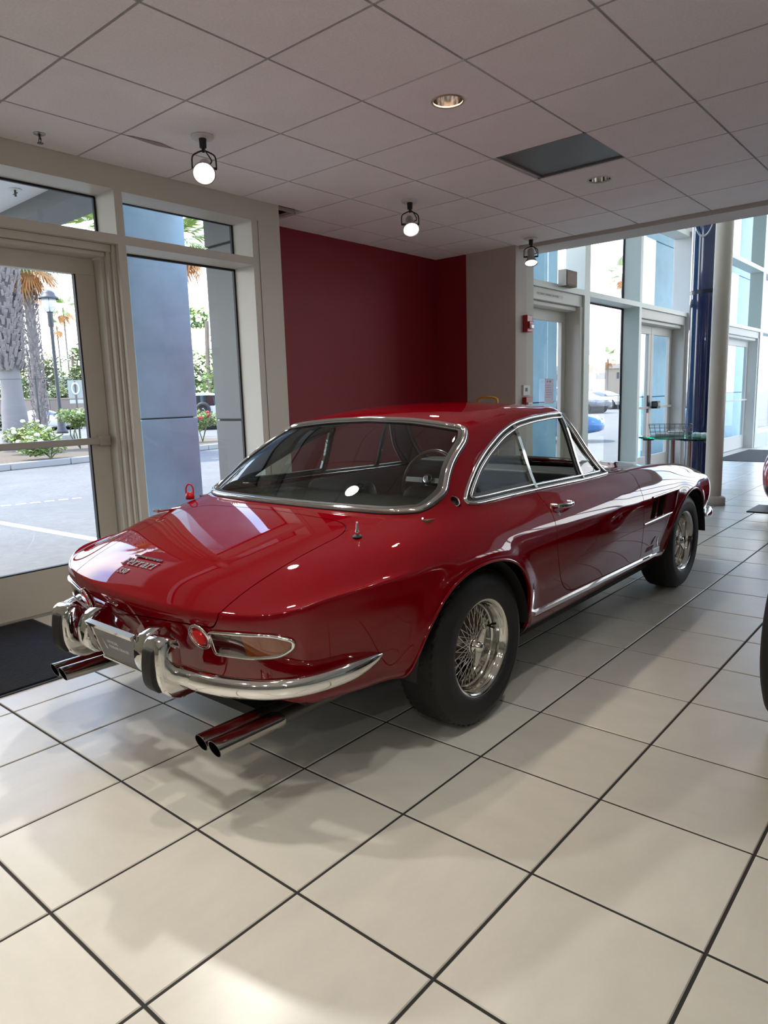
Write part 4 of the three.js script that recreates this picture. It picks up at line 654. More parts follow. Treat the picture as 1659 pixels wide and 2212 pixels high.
{ // sprinkler in the ceiling
  const o = thing('sprinkler_head', 'small fire sprinkler head in the ceiling above the glass door', 'sprinkler', [-4.005, CEIL - .001, -1.907]);
  part('escutcheon', lathe([[0, -.004], [.030, -.004], [.033, 0], [0, 0]], 24), M_ALU, o); part('frame', [cyl([0, 0, 0], [0, -.03, 0], .006, .006, 8), tube([[.006, -.02, 0], [.014, -.034, 0], [.003, -.048, 0]], .0025, 10, 6), tube([[-.006, -.02, 0], [-.014, -.034, 0], [-.003, -.048, 0]], .0025, 10, 6)], M_DARKMETAL(), o); part('deflector', cyl([0, -.048, 0], [0, -.051, 0], .016, .016, 16), M_DARKMETAL(), o);
}
function M_DARKMETAL() { return std({ color: lin(.10, .095, .09), roughness: .4, metalness: .8 }); }
{ // peeling strip on a ceiling tile
  const g = extrude(roundPoly([[0, 0, .01], [.12, -.012, .02], [.20, -.02, .02], [.30, .0, .01], [.24, .016, .02], [.20, .03, .01], [.12, .022, .02], [.04, .012, .01]], 3), .002); g.rotateX(Math.PI / 2); g.rotateY(Math.PI / 2);
  const s = single('peeling_strip', g, std({ color: lin(.36, .29, .27), roughness: .9 }), 'brownish peeled strip on the ceiling beside the nearest spotlight', 'damage'); s.position.set(-3.70, CEIL - .004, -2.24);
}
// ---------------------------------------------------------------- door mat, columns
{
  const r = rng(8), n = 128, m = std({ color: lin(.020, .022, .026), roughness: 1, map: noiseTex(n, (u, v) => { const k = .55 + .5 * fbm(u * 30, v * 30, 1, 4) + .3 * fbm(u * 4, v * 4, 3, 3); return [k, k, k * 1.02]; }, true, 3), bumpMap: noiseTex(n, (u, v) => .5 + fbm(u * 50, v * 50, 6, 3), false, 3), bumpScale: .006, sheen: .3, sheenColor: lin(.1, .1, .12) });
  const o = thing('door_mat', 'black carpet mat lying inside the glass door', 'mat', [-3.80, 0, -.75]);
  part('carpet', box(-.535, .515, .002, .013, -.955, .955, .004), m, o); part('rubber_edge', [box(-.555, .535, .001, .006, -.975, .975)], M_RUBBER, o);
}
{
  const o = thing('cream_column', 'slender cream painted round column with a flared base', 'column', [-2.236, 0, -8.22]);
  part('shaft', cyl([0, .09, 0], [0, 2.76, 0], .088, .088, 36), std({ color: lin(.60, .56, .46), roughness: .5 }), o); part('base', lathe([[0, 0], [.132, 0], [.132, .075], [.120, .095], [.089, .105]], 36), std({ color: lin(.60, .56, .46), roughness: .5 }), o);
  const up = part('upper_shaft', cyl([0, 2.76, 0], [0, 5.98, 0], .088, .088, 36), std({ color: lin(.60, .56, .46), roughness: .5 }), o);
}
{
  const o = thing('blue_column', 'glossy dark blue cylindrical sign column behind the glass table', 'column', [-2.73, 0, -9.45]);
  const mb = std({ color: lin(.004, .020, .10), roughness: .12, clearcoat: 1, clearcoatRoughness: .02 });
  part('shaft', cyl([0, 0, 0], [0, 2.42, 0], .205, .205, 48), mb, o); part('shaft', cyl([0, 2.47, 0], [0, 5.9, 0], .205, .205, 48), mb, o); part('joint_band', cyl([0, 2.42, 0], [0, 2.47, 0], .198, .198, 48), std({ color: lin(.004, .010, .035), roughness: .4 }), o);
  const e = new THREE.TorusGeometry(1, .05, 10, 64); e.scale(.115, .30, .25); e.rotateY(.12); e.translate(-.02, 3.385, .212); part('oval_emblem', e, std({ color: lin(.70, .72, .76), roughness: .2, metalness: .7 }), o);
}
// ---------------------------------------------------------------- glass table with a dish rack
{
  const C = [-2.74, -8.75], o = thing('glass_table', 'kidney shaped green glass table on steel tube legs', 'table', [C[0], 0, C[1]]);
  const out = roundPoly([[-.52, -.10, .2], [-.40, -.36, .25], [.10, -.30, .3], [.50, .16, .22], [.54, .42, .14], [.34, .50, .3], [-.10, .36, .3], [-.50, .18, .2]], 10);
  const g = extrude(out.map(p => [p[0], -p[1]]), .016, .003); g.rotateX(-Math.PI / 2); g.translate(0, .700, 0); part('table_top', g, std({ color: lin(.55, .86, .74), roughness: .03, transmission: 1, thickness: .02, ior: 1.5, attenuationColor: lin(.12, .62, .45), attenuationDistance: .3 }), o);
  const st = std({ color: lin(.52, .52, .52), roughness: .22, metalness: 1 });
  for (const [x, z] of [[.42, .38], [.10, .10], [-.38, .10], [-.20, -.22]]) { const l = part('leg', cyl([x, 0.01, z], [x, .675, z], .034, .034, 22), st, o); part('mounting_disc', cyl([x, .672, z], [x, .701, z], .062, .075, 24), M_BLACK, l); part('foot', cyl([x, 0, z], [x, .02, z], .05, .045, 22), M_BLACK, l); }
  const top = .7205, wire = std({ color: lin(.20, .20, .20), roughness: .35, metalness: .9 });
  const rack = thing('wire_dish_rack', 'wire dish rack standing at the left end of the glass table', 'dish rack', [C[0] - .17, top, C[1] - .02], .35); const rw2 = []; const loop = (y, k) => tube([[-.23 * k, y, -.14 * k], [.23 * k, y, -.14 * k], [.23 * k, y, .14 * k], [-.23 * k, y, .14 * k]], .003, 40, 5, true, .1);
  for (const [y, k] of [[.004, .92], [.05, .96], [.10, 1], [.14, 1.03]]) rw2.push(loop(y, k)); for (let i = 0; i <= 8; i++) for (const s of [-1, 1]) rw2.push(cyl([(-.21 + i * .0525), .004, s * .129], [(-.21 + i * .0525) * 1.1, .14, s * .144], .002, .002, 5)); for (let i = 0; i <= 4; i++) for (const s of [-1, 1]) rw2.push(cyl([s * .211, .004, -.11 + i * .055], [s * .236, .14, (-.11 + i * .055) * 1.1], .002, .002, 5)); part('wire_frame', rw2, wire, rack);
  const tub = thing('clear_tray', 'shallow clear tray of crumpled white paper on the glass table', 'tray', [C[0] + .28, top, C[1] + .22], -.5);
  const tp = []; tp.push(box(-.19, .19, 0, .004, -.10, .10)); for (const s of [-1, 1]) tp.push(box(s * .19 - .002, s * .19 + .002, 0, .05, -.10, .10), box(-.19, .19, 0, .05, s * .10 - .002, s * .10 + .002)); part('shell', tp, std({ color: lin(.8, .92, .88), roughness: .05, transmission: 1, thickness: 0 }), tub);
  const r = rng(31), paper = std({ color: lin(.85, .88, .90), roughness: .8 }); for (let i = 0; i < 9; i++) { const g2 = new THREE.IcosahedronGeometry(.030 + .012 * r(), 1); const pa = g2.attributes.position; for (let k = 0; k < pa.count; k++) { const f = 1 + .35 * fbm(pa.getX(k) * 60 + i, pa.getY(k) * 60, pa.getZ(k) * 60, 2); pa.setXYZ(k, pa.getX(k) * f, pa.getY(k) * f * .8, pa.getZ(k) * f); } g2.computeVertexNormals(); g2.translate(-.14 + .28 * r(), .032, -.06 + .12 * r()); part('paper_ball', g2, paper, tub); }
  const cl = thing('folded_cloths', 'white folded cloths lying inside the wire dish rack', 'cloth', [C[0] - .17, top + .008, C[1] - .02], .35); part('cloth', box(-.17, .05, 0, .03, -.09, .09, .012), paper, cl); part('cloth', box(-.02, .16, .0, .05, -.07, .08, .015), paper, cl);
}
// ---------------------------------------------------------------- small fittings on the pier and glazing
{
  const M_FIRE = std({ color: lin(.34, .012, .014), roughness: .35 });
  const a = thing('fire_alarm_strobe', 'red fire alarm with clear strobe high on the pier', 'fire alarm', [-3.69, 1.99, -6.62]);
  part('housing', [box(.0, .055, -.085, .085, -.055, .055, .008), box(.05, .075, -.05, .02, -.04, .04, .006)], M_FIRE, a); part('strobe', box(.055, .09, -.06, -.005, -.035, .035, .012), std({ color: lin(.85, .88, .9), roughness: .05, transmission: .8, thickness: 0 }), a);
  const t = thing('wall_control', 'small white wall control plate on the pier below the fire alarm', 'thermostat', [-3.69, 1.315, -6.62]); part('plate', box(0, .018, -.055, .055, -.075, .06, .004), M_WHITE, t); part('dial', box(.018, .022, -.012, .025, -.02, .02, .003), M_BLACK, t);
  const p = thing('fire_pull_station', 'red fire alarm pull station low on the pier', 'fire alarm', [-3.69, 1.19, -6.62]); part('body', box(0, .05, -.055, .055, -.06, .06, .008), M_FIRE, p); part('pull_bar', box(.05, .065, -.025, .0, -.04, .04, .004), M_WHITE, p);
  const e = thing('header_box', 'small weathered wooden box on the header above the first glass door', 'box', [-3.66, 2.44, -7.51]); part('case', box(-.04, .05, .0, .17, -.14, .14, .004), std({ color: lin(.30, .235, .15), roughness: .7, map: noiseTex(64, (u, v) => { const k = .8 + .4 * fbm(u * 3, v * 20, 2, 3); return [k, k, k]; }) }), e); part('side_panel', box(-.042, .052, -.002, .172, .138, .146), M_CREAM, e); part('grille', box(.05, .054, .02, .15, -.11, .11, .002), std({ color: lin(.20, .13, .08), roughness: .6 }), e);
  // lettering on the door header, paper notice, door hardware
  const c = document.createElement('canvas'); c.width = 512; c.height = 32; const x = c.getContext('2d'); x.fillStyle = '#cfc9b8'; x.fillRect(0, 0, 512, 32); x.fillStyle = '#3c3a35'; x.font = 'bold 25px sans-serif'; x.fillText('THIS DOOR TO REMAIN UNLOCKED', 8, 25, 496); const tx = new THREE.CanvasTexture(c); tx.colorSpace = THREE.SRGBColorSpace;
  const s = single('door_lettering', (() => { const g = new THREE.PlaneGeometry(.62, .036); g.rotateY(Math.PI / 2); return g; })(), std({ map: tx, roughness: .6 }), 'strip of small dark lettering on the header above the first glass door', 'lettering'); s.position.set(-3.7295, 2.335, -7.24);
  const c2 = document.createElement('canvas'); c2.width = 128; c2.height = 192; const y = c2.getContext('2d'); y.fillStyle = '#d9d2e2'; y.fillRect(0, 0, 128, 192); y.fillStyle = '#8f87a0'; y.fillRect(34, 16, 16, 12); y.fillRect(66, 16, 26, 12); y.globalAlpha = .5; for (let k = 0; k < 6; k++) y.fillRect(18, 48 + k * 18, 70 + (k * 29 % 24), 5); const t2 = new THREE.CanvasTexture(c2); t2.colorSpace = THREE.SRGBColorSpace;
  const n = single('paper_notice', (() => { const g = new THREE.BoxGeometry(.002, .29, .22); return g; })(), std({ map: t2, roughness: .8 }), 'pale lilac paper notice stuck on the first glass door', 'notice'); n.position.set(-3.895, 1.30, -7.55);
  const h = thing('panic_latch', 'dark latch box on the middle stiles of the double glass doors', 'door latch', [-3.87, 1.06, -10.83]); part('case', box(0, .09, -.06, .05, -.11, .03, .01), M_BLACK, h); part('lever', box(.02, .12, -.03, .03, -.03, .08, .01), M_DARKMETAL(), h);
  const k = thing('pull_plate', 'tall dark pull plate on the left leaf of the double doors', 'door handle', [-3.895, 1.08, -10.70]); part('plate', box(0, .02, -.14, .12, -.03, .03, .006), M_BLACK, k);
}
{ // grey mat at the far door
  const o = thing('entrance_mat', 'flat dark grey entrance mat by the far white door', 'mat', [-3.0, 0, -14.6]); part('carpet', box(-.62, .62, .001, .010, -1.25, 1.25, .003), std({ color: lin(.085, .08, .075), roughness: 1 }), o); part('rubber_edge', box(-.66, .66, .0005, .006, -1.29, 1.29), M_RUBBER, o);
}
{ // yellow handle behind the roof of the coupe, red key on its wing
  const o = thing('yellow_hand_truck', 'curved yellow handle of a trolley behind the roof of the red coupe', 'trolley', [-3.86, 0, -6.16]);
  const my = std({ color: lin(.55, .30, .03), roughness: .4 });
  part('handle', tube([[-.115, .9, 0], [-.115, 1.20, 0], [-.09, 1.245, 0], [0, 1.255, 0], [.09, 1.245, 0], [.115, 1.20, 0], [.115, .9, 0]], .012, 40, 8), my, o); part('frame', [cyl([-.115, .1, 0], [-.115, .9, 0], .012, .012, 8), cyl([.115, .1, 0], [.115, .9, 0], .012, .012, 8), box(-.13, .13, .0, .02, -.02, .2, .005), box(-.12, .12, .45, .47, -.01, .01), box(-.12, .12, .75, .77, -.01, .01)], my, o); for (const s of [-1, 1]) { const w = new THREE.TorusGeometry(.065, .03, 10, 24); w.rotateY(Math.PI / 2); w.translate(s * .16, .095, -.04); part('wheel', w, M_RUBBER, o); }
  const [yy] = surfY(-.715, -.245), key = thing('red_loop_key', 'small red plastic key with a loop handle on the left rear wing', 'key', [CAR_X - .715, yy + .010, CAR_Z + .245], .75), mr = std({ color: lin(.55, .006, .012), roughness: .35 });
  part('grip', [lathe([[0, 0], [.021, 0], [.021, .018], [.016, .032], [0, .036]], 18)], mr, key); part('loop', tube([[-.016, .015, 0], [-.017, .05, 0], [-.010, .068, 0], [0, .073, 0], [.010, .068, 0], [.017, .05, 0], [.016, .015, 0]], .004, 30, 8), mr, key);
}
// ---------------------------------------------------------------- simple cars: lofted bodies with cut arches and glazing
function loftCar(name, label, o) {
  const car = thing(name, label, 'car', o.at, o.turn, o.group), S = o.stations, V = [], F = [], sh = new Map(), rows = [];
  for (const [s, hw, yb, ym, yl, yt, rw2] of S) { const half = [[0, yt], [rw2 * .6, yt - .005], [rw2, yt - (yt - yl > .15 ? .055 : .02)], [lerp(rw2, hw * .93, .55), lerp(yt, yl, .55)], [hw * .93, yl], [hw, ym + (yl - ym) * .55], [hw * 1.0, ym], [hw * .985, lerp(ym, yb, .55)], [hw * .90, yb], [hw * .6, yb - .02]]; const ring = []; for (const [w, y] of half) { ring.push(V.length); V.push([w, y, -s]); } const L = []; for (let k = 1; k < half.length; k++) { L.push(V.length); V.push([-half[k][0], half[k][1], -s]); } rows.push([...L.reverse(), ...ring]); }
  const n = rows[0].length; for (let j = 0; j + 1 < rows.length; j++) for (let k = 0; k + 1 < n; k++) F.push([rows[j][k], rows[j][k + 1], rows[j + 1][k + 1], rows[j + 1][k]]);
  for (const e of [0, rows.length - 1]) for (let k = 0; k < (n - 1) / 2; k++) { const a = rows[e][k], b = rows[e][k + 1], c = rows[e][n - 2 - k], d = rows[e][n - 1 - k]; if (k + 1 <= n - 2 - k && b !== c) F.push(e ? [a, b, c, d] : [d, c, b, a]); }
  const [L, Q] = subdivide(V, F, sh, o.levels || 3); let m = quadsToMesh(L, Q);
  const R = o.wheelR, ar = (x, y, z) => Math.min(...o.axles.map(a => Math.hypot(-z - a, y - R) - R * 1.13)), sw = o.side ? polySDF(roundPoly(o.side)) : null, win = sw ? (x, y, z) => sw(-z, y) : null;
  let shell = cutMesh(m, ar, 0, null); if (win) shell = cutMesh(shell, win, 0, null); const fr = o.front, bk = o.back;
  if (fr) shell = cutMesh(shell, fr, 0, null); if (bk) shell = cutMesh(shell, bk, 0, null);
  part('body', toGeo(addFlange(shell, .02)), o.paint, car);
  const gl = o.glass || std({ color: lin(.012, .014, .016), roughness: .04, clearcoat: 1 });
  for (const f of [win, fr, bk]) if (f) part('window', toGeo(offsetMesh(cutMesh(m, f, null, 0), -.006, false)), gl, car);
  for (const a of o.axles) for (const sg of [1, -1]) { const w = part('wheel', tyreSimple, M_TYRE, car); w.scale.set(o.tyreW || 1, R / .34, R / .34); w.position.set(sg * o.track, R, -a); w.rotation.y = sg > 0 ? 0 : Math.PI; part('rim', rimSimple, o.rim || M_RIMDARK, w); }
  part('wheel_housing', o.axles.map(a => { const g = new THREE.CylinderGeometry(R * 1.14, R * 1.14, o.track * 2 - .25, 24, 1, true); g.rotateZ(Math.PI / 2); g.translate(0, R, -a); return g; }), M_DARK, car);
  return car;
}
const M_RIMDARK = std({ color: lin(.42, .42, .43), roughness: .25, metalness: 1 });
const tyreSimple = lathe([[.23, -.11], [.29, -.12], [.325, -.108], [.34, -.09], [.34, .09], [.325, .108], [.29, .12], [.245, .112], [.235, .10], [.225, .02]], 48).rotateZ(-Math.PI / 2);
const rimSimple = (() => { const g = [lathe([[.235, .09], [.245, .108], [.25, .112], [.24, .085], [.225, .0], [.0, -.03]], 40).rotateZ(-Math.PI / 2), lathe([[0, .085], [.045, .08], [.05, .05], [0, .04]], 20).rotateZ(-Math.PI / 2)]; for (let k = 0; k < 5; k++) for (const d of [-.13, .13]) { const b = box(.045, .085, .03, .238, -.014, .014, .006); b.rotateX(k * 2 * Math.PI / 5 + d); g.push(b); } return merge(g); })();
{
  const graphite = std({ color: lin(.060, .058, .060), roughness: .28, metalness: .55, clearcoat: 1, clearcoatRoughness: .03 });
  loftCar('grey_coupe', 'dark grey car at the right edge of the picture, only its rear corner showing', { at: [.43, 0, -2.08], turn: 0, paint: graphite, wheelR: .345, axles: [.92, 3.62], track: .86, rim: M_RIM,
    stations: [[0, .50, .42, .58, .74, .78, .4], [.05, .70, .34, .56, .78, .84, .5], [.22, .90, .27, .55, .82, .90, .6], [.8, .975, .22, .56, .88, 1.0, .66], [1.3, .975, .2, .55, .90, 1.26, .6], [2.0, .97, .18, .55, .9, 1.36, .6], [2.7, .965, .18, .55, .9, 1.30, .6], [3.2, .965, .2, .55, .88, 1.0, .66], [4.1, .93, .2, .5, .78, .81, .6], [4.5, .8, .22, .45, .66, .68, .5], [4.62, .5, .3, .42, .55, .56, .4]],
    side: [[1.0, .96, .03], [1.5, 1.22, .1], [2.1, 1.30, .1], [2.7, 1.24, .1], [3.2, .97, .03], [2.1, .95, .1]] });
  const scarlet = std({ color: lin(.42, .006, .012), roughness: .25, clearcoat: 1, clearcoatRoughness: .02 });
  const rc = loftCar('red_sports_car', 'low modern red sports car at the right edge, its nose showing', { at: [-.72, 0, -12.0], turn: Math.PI, paint: scarlet, wheelR: .34, axles: [.9, 3.55], track: .84,
    stations: [[0, .7, .4, .6, .85, .9, .5], [.15, .93, .3, .6, .9, .96, .6], [.9, .98, .2, .58, .92, 1.02, .66], [1.5, .97, .16, .5, .82, 1.16, .55], [2.1, .96, .15, .5, .80, 1.18, .52], [2.7, .96, .15, .5, .80, .98, .6], [3.4, .98, .14, .52, .82, .80, .6], [4.1, .96, .14, .45, .68, .66, .6], [4.45, .90, .15, .36, .52, .50, .55], [4.6, .70, .16, .30, .40, .40, .4]], side: [[1.4, .86, .05], [1.9, 1.10, .1], [2.3, 1.08, .1], [2.8, .86, .03]] });
  part('splitter', [box(-.96, .96, .085, .10, -4.68, -4.2, .006)], M_BLACK, rc);
  for (const sg of [1, -1]) { part('intake', sphere(sg * .76, .30, -4.46, .10, .9, .9, .4, 14), M_BLACK, rc); part('headlamp', sphere(sg * .80, .60, -4.18, .13, .75, .75, 1.3, 16), std({ color: lin(.75, .78, .8), roughness: .06, metalness: .3, clearcoat: 1 }), rc); }
}
// ---------------------------------------------------------------- outside
const GY = -.05;
const M_ASPHALT = std({ map: noiseTex(512, (u, v) => { const k = 1 + .10 * loopN(u, v, 8, 2, 4) + .16 * loopN(u, v, 90, 7, 3) + .05 * loopN(u, v, 3, 5, 3); return [.37 * k, .365 * k, .355 * k]; }, true, 1 / 6), roughness: .95 });
struct('ground', [box(-260, 40, -.5, GY, -260, 60)].map(g => g), M_ASPHALT);
const onG = (x, z) => [x, GY, z];
const M_MARK = std({ color: lin(.55, .55, .53), roughness: .9 });
{ // parking stripe and dashes, laid as paint a few millimetres thick
  const strip = (a, b, w, nm, lab) => { const dx = b[0] - a[0], dz = b[1] - a[1], l = Math.hypot(dx, dz), g = box(0, l, 0, .004, -w / 2, w / 2); g.rotateY(-Math.atan2(dz, dx)); const m = single(nm, g, M_MARK, lab, 'road marking'); m.position.set(a[0], GY, a[1]); return m; };
  strip([-13.5, -2.98], [-5.6, -3.44], .11, 'parking_line', 'long white painted parking line on the asphalt outside the glass door');
  for (let k = 0; k < 6; k++) { const t = k / 6, x = lerp(-10.33, -10.09, t), z = lerp(-3.85, -4.95, t); const m = strip([x, z], [x + .03, z - .12], .09, 'road_dash', ['first', 'second', 'third', 'fourth', 'fifth', 'sixth'][k] + ' white dash from the left in the broken line on the asphalt'); m.userData.group = 'dashes of the broken line'; }
}
const M_KERB = std({ color: lin(.30, .29, .27), roughness: .9 }), M_SOIL = std({ color: lin(.10, .075, .05), roughness: 1 }), M_GRASS = std({ color: lin(.10, .16, .04), roughness: 1 });
// the planting bed across the drive runs along a line from the left to the right of the windows
const bed = (a, b, n, lab) => { const dx = b[0] - a[0], dz = b[1] - a[1], l = Math.hypot(dx, dz), o = thing('planting_bed', lab, 'planting bed', [a[0], GY, a[1]], -Math.atan2(dz, dx)); const k = Math.ceil(l / 1.6); for (let i = 0; i < k; i++) part('kerb_stone', box(i * l / k + .008, (i + 1) * l / k - .008, 0, .15, -.16, .0, .02), M_KERB, o); part('soil', box(0, l, 0, .15, -5.2, -.16), M_SOIL, o); return o; };
bed([-15.6, -2.0], [-17.4, -15.0], 0, 'kerbed planting bed of roses across the drive');
// leaves: a crown is one mesh of small blades
const leafMats = {}; const leafMat = (r, g, b) => leafMats[[r, g, b]] ||= std({ color: lin(r * .75, g * .75, b * .75), roughness: .8, transmission: .25, thickness: 0, side: THREE.DoubleSide });
function foliage(n, seed, shape, size) { const r = rng(seed), pos = []; for (let i = 0; i < n; i++) { const [x, y, z] = shape(r, i), a = r() * 6.28, t = (r() - .5) * 2.4, s = size * (.6 + .8 * r()), u = V3(Math.cos(a), Math.sin(t) * .8, Math.sin(a)).normalize().multiplyScalar(s), v = V3(-Math.sin(a), .5 - r(), Math.cos(a)).normalize().multiplyScalar(s * .45); pos.push(x - u.x, y - u.y, z - u.z, x + v.x, y + v.y, z + v.z, x + u.x, y + u.y, z + u.z, x - u.x, y - u.y, z - u.z, x + u.x, y + u.y, z + u.z, x - v.x, y - v.y, z - v.z); } const g = new THREE.BufferGeometry(); g.setAttribute('position', new THREE.Float32BufferAttribute(pos, 3)); g.computeVertexNormals(); return g; }
const blob = (blobs) => (r) => { const b = blobs[Math.floor(r() * blobs.length)]; let x, y, z, l; do { x = r() * 2 - 1; y = r() * 2 - 1; z = r() * 2 - 1; l = Math.hypot(x, y, z); } while (l > 1 || l < .35); return [b[0] + x * b[3], b[1] + y * b[3] * .8, b[2] + z * b[3]]; };
function tree(lab, x, z, h, rad, cols, seed, group, n = 2600, low = .25) {
  const o = thing('leafy_tree', lab, 'tree', onG(x, z), 0, group), r = rng(seed), bl = []; for (let i = 0; i < 16; i++) { const a = r() * 6.28, q = Math.sqrt(r()) * rad * .75, yy = lerp(h * low, h * .88, r()); bl.push([Math.cos(a) * q * (1.1 - .5 * yy / h), yy, Math.sin(a) * q, rad * (.28 + .2 * r())]); }
  part('trunk', [tube([[0, 0, 0], [.08, h * .25, .05], [-.05, h * .5, 0], [.1, h * .8, 0]], .03 * h * .55, 14, 8), ...bl.slice(0, 5).map(b => tube([[0, h * .3, 0], [b[0] * .5, (h * .3 + b[1]) / 2 + .2, b[2] * .5], [b[0], b[1], b[2]]], .010 * h, 8, 6))], std({ color: lin(.22, .17, .13), roughness: 1 }), o);
  cols.forEach((c, k) => part('foliage', foliage(Math.floor(n / cols.length), seed + 10 + k, blob(bl), rad * .055 + .05), leafMat(...c), o)); return o;
}
function shrub(lab, x, z, h, rad, seed, flowers, group) {
  const o = thing('rose_bush', lab, 'shrub', [x, GY + .162, z], 0, group), r = rng(seed), bl = []; for (let i = 0; i < 7; i++) bl.push([(r() - .5) * 1.3 * rad, h * (.35 + .5 * r()), (r() - .5) * 1.3 * rad, rad * .42]);
  part('stem', [0, 1, 2, 3].map(k => tube([[0, 0, 0], [(r() - .5) * rad * .7, h * .4, (r() - .5) * rad * .7], [(r() - .5) * rad, h * .8, (r() - .5) * rad]], .016, 8, 5)), std({ color: lin(.12, .14, .05), roughness: 1 }), o);
  part('foliage', foliage(800, seed + 1, blob(bl), .055), leafMat(.22, .34, .06), o); part('foliage', foliage(700, seed + 2, blob(bl), .05), leafMat(.46, .52, .17), o);
  const fg = []; for (let i = 0; i < 14; i++) { const [a, b, c] = blob(bl)(r); const g = new THREE.IcosahedronGeometry(.05 + .02 * r(), 1); g.scale(1, .75, 1); g.translate(a, b + .06, c); fg.push(g); } part('blossoms', fg, std({ color: flowers, roughness: .8 }), o); return o;
}
{
  const spots = [[-17.2, -3.9, .9], [-17.3, -5.3, 1.0], [-18.9, -8.0, .8], [-18.7, -5.6, 1.1], [-16.6, -7.4, .7], [-18.6, -10.6, 1.0], [-19.6, -9.6, 1.15], [-17.2, -2.6, .7], [-16.9, -10.6, .9]];
  const where = ['left of the thick palm', 'just left of the thick palm', 'right behind the thick palm foot', 'behind the thick palm', 'at the kerb below the push bar', 'below the street lamp', 'under the lamp and the road sign', 'beyond the left picture edge', 'at the right edge of the door glass'];
  spots.forEach(([x, z, h], i) => shrub('green rose bush with pale blossoms ' + where[i], x, z, h, .62, 100 + i * 7, i === 6 ? lin(.75, .70, .45) : lin(.80, .80, .66), 'rose bushes in the bed'));
  shrub('rose bush with red blossoms seen between the two outdoor pillars', -18.4, -12.9, 1.15, .75, 190, lin(.55, .02, .05), 'rose bushes in the bed');
  shrub('second red blossomed rose bush between the two outdoor pillars, farther right', -19.9, -12.0, .9, .5, 197, lin(.6, .05, .08), 'rose bushes in the bed');
}
// palms
function fanFrond(L, droop, r) { const pos = [], tip = (a, l) => [Math.sin(a) * l * .62, -droop * l * l / L, Math.cos(a) * l]; const n = 13; for (let i = 0; i < n; i++) { const a = (i / (n - 1) - .5) * 2.6, a0 = a - .10, a1 = a + .10, l = L * (.55 + .18 * Math.cos(a)) * (.9 + .2 * r()); const b = [0, 0, L * .42]; const p = tip(a0, l * .55), q = tip(a1, l * .55), e = tip(a, l), f = v => [v[0] + b[0], v[1] + b[1], v[2] + b[2]]; pos.push(...b, ...f(p), ...f(q), ...f(p), ...f(e), ...f(q)); } pos.push(-.03, .02, 0, .03, .02, 0, 0, 0, L * .42); const g = new THREE.BufferGeometry(); g.setAttribute('position', new THREE.Float32BufferAttribute(pos, 3)); g.computeVertexNormals(); return g; }
function palm(lab, x, z, h, rad, seed, o2 = {}) {
  const o = thing('fan_palm', lab, 'palm tree', [x, GY + (o2.lift || 0), z], 0, o2.group), r = rng(seed), bark = std({ color: lin(...(o2.bark || [.19, .16, .15])), roughness: 1 });
  const pr = []; for (let i = 0; i <= 24; i++) { const t = i / 24; pr.push([rad * (1.25 - .45 * Math.min(1, t * 5)) * (1 + .05 * (i % 2)), t * h]); } part('trunk', lathe(pr, 18), bark, o);
  if (o2.boots) { const bs = []; const [y0, y1] = o2.boots; for (let i = 0; i < o2.nb; i++) { const t = i / o2.nb, a = i * 2.4 + r() * .5, y = lerp(y0, y1, t), s = .8 + .5 * r(), q = s * (o2.bootSize || 1), b = box(-.036 * q, .036 * q, -.07 * q, .11 * q, -.010, .012); b.rotateX(.15 + .45 * r()); b.rotateY((r() - .5) * .9); b.rotateZ((r() - .5) * .5); b.translate(0, y, rad * (1.02 + (o2.bulge || 0) * Math.sin(Math.PI * t)) + .05); b.rotateY(a); bs.push(b); } part('leaf_bases', bs, std({ color: lin(...(o2.bootCol || [.22, .19, .18])), roughness: 1 }), o); }
  if (o2.crown !== false) { const L = o2.len || 1.7, green = [], dry = []; const n = o2.nf || 30; for (let i = 0; i < n; i++) { const up = lerp(1.25, -1.2, (i + .5) / n), g = fanFrond(L * (.8 + .3 * r()), .25 + .3 * r(), r); g.rotateX(-up); g.rotateY(i * 2.399); g.translate(0, h, 0); (up < -.35 ? dry : green).push(g); } part('fronds', green, leafMat(.20, .30, .06), o); part('dry_fronds', dry, leafMat(.52, .24, .07), o); }
  return o;
}
palm('thick palm trunk with shaggy grey leaf bases at the left picture edge', -20.7, -8.35, 9, .32, 5, { boots: [2.3, 8.6], nb: 1700, bulge: .35, bark: [.20, .185, .18], len: 1.6, nf: 26, lift: .152 });
palm('slender palm with orange skirt of dry fronds behind the thick trunk', -26.0, -11.4, 6.4, .20, 6, { boots: [.8, 5.9], nb: 420, bootSize: .75, len: 1.5, nf: 40, bark: [.20, .18, .16] });
palm('palm whose hanging fronds show at the top right of the door glass', -16.75, -9.3, 5.2, .17, 7, { len: 1.45, nf: 30, lift: .152 });
palm('palm with dry fronds showing between the outdoor pillars near their top', -24.5, -16.6, 7.6, .19, 8, { len: 1.7, nf: 34 });
palm('tall thin palm far away right of the street lamp', -67.5, -32.7, 10.6, .09, 9, { len: 1.7, nf: 18 });
palm('shorter thin palm far away close beside the street lamp', -72.5, -34.3, 9.5, .08, 12, { len: 1.5, nf: 14 });
palm('very tall thin palm far beyond the narrow pane of the atrium', -24, -59.5, 11.0, .13, 13, { len: 1.6, nf: 14 });
for (const [x, z, h, k] of [[-32.2, -72, 4.6, 'left'], [-30.0, -76.5, 4.9, 'middle'], [-33.6, -79.5, 5.1, 'right']]) palm('small palm in front of the beige building, ' + k + ' one of three', x, z, h, .13, 20 + h * 10 | 0, { len: 1.6, nf: 16, group: 'palms by the beige building' });
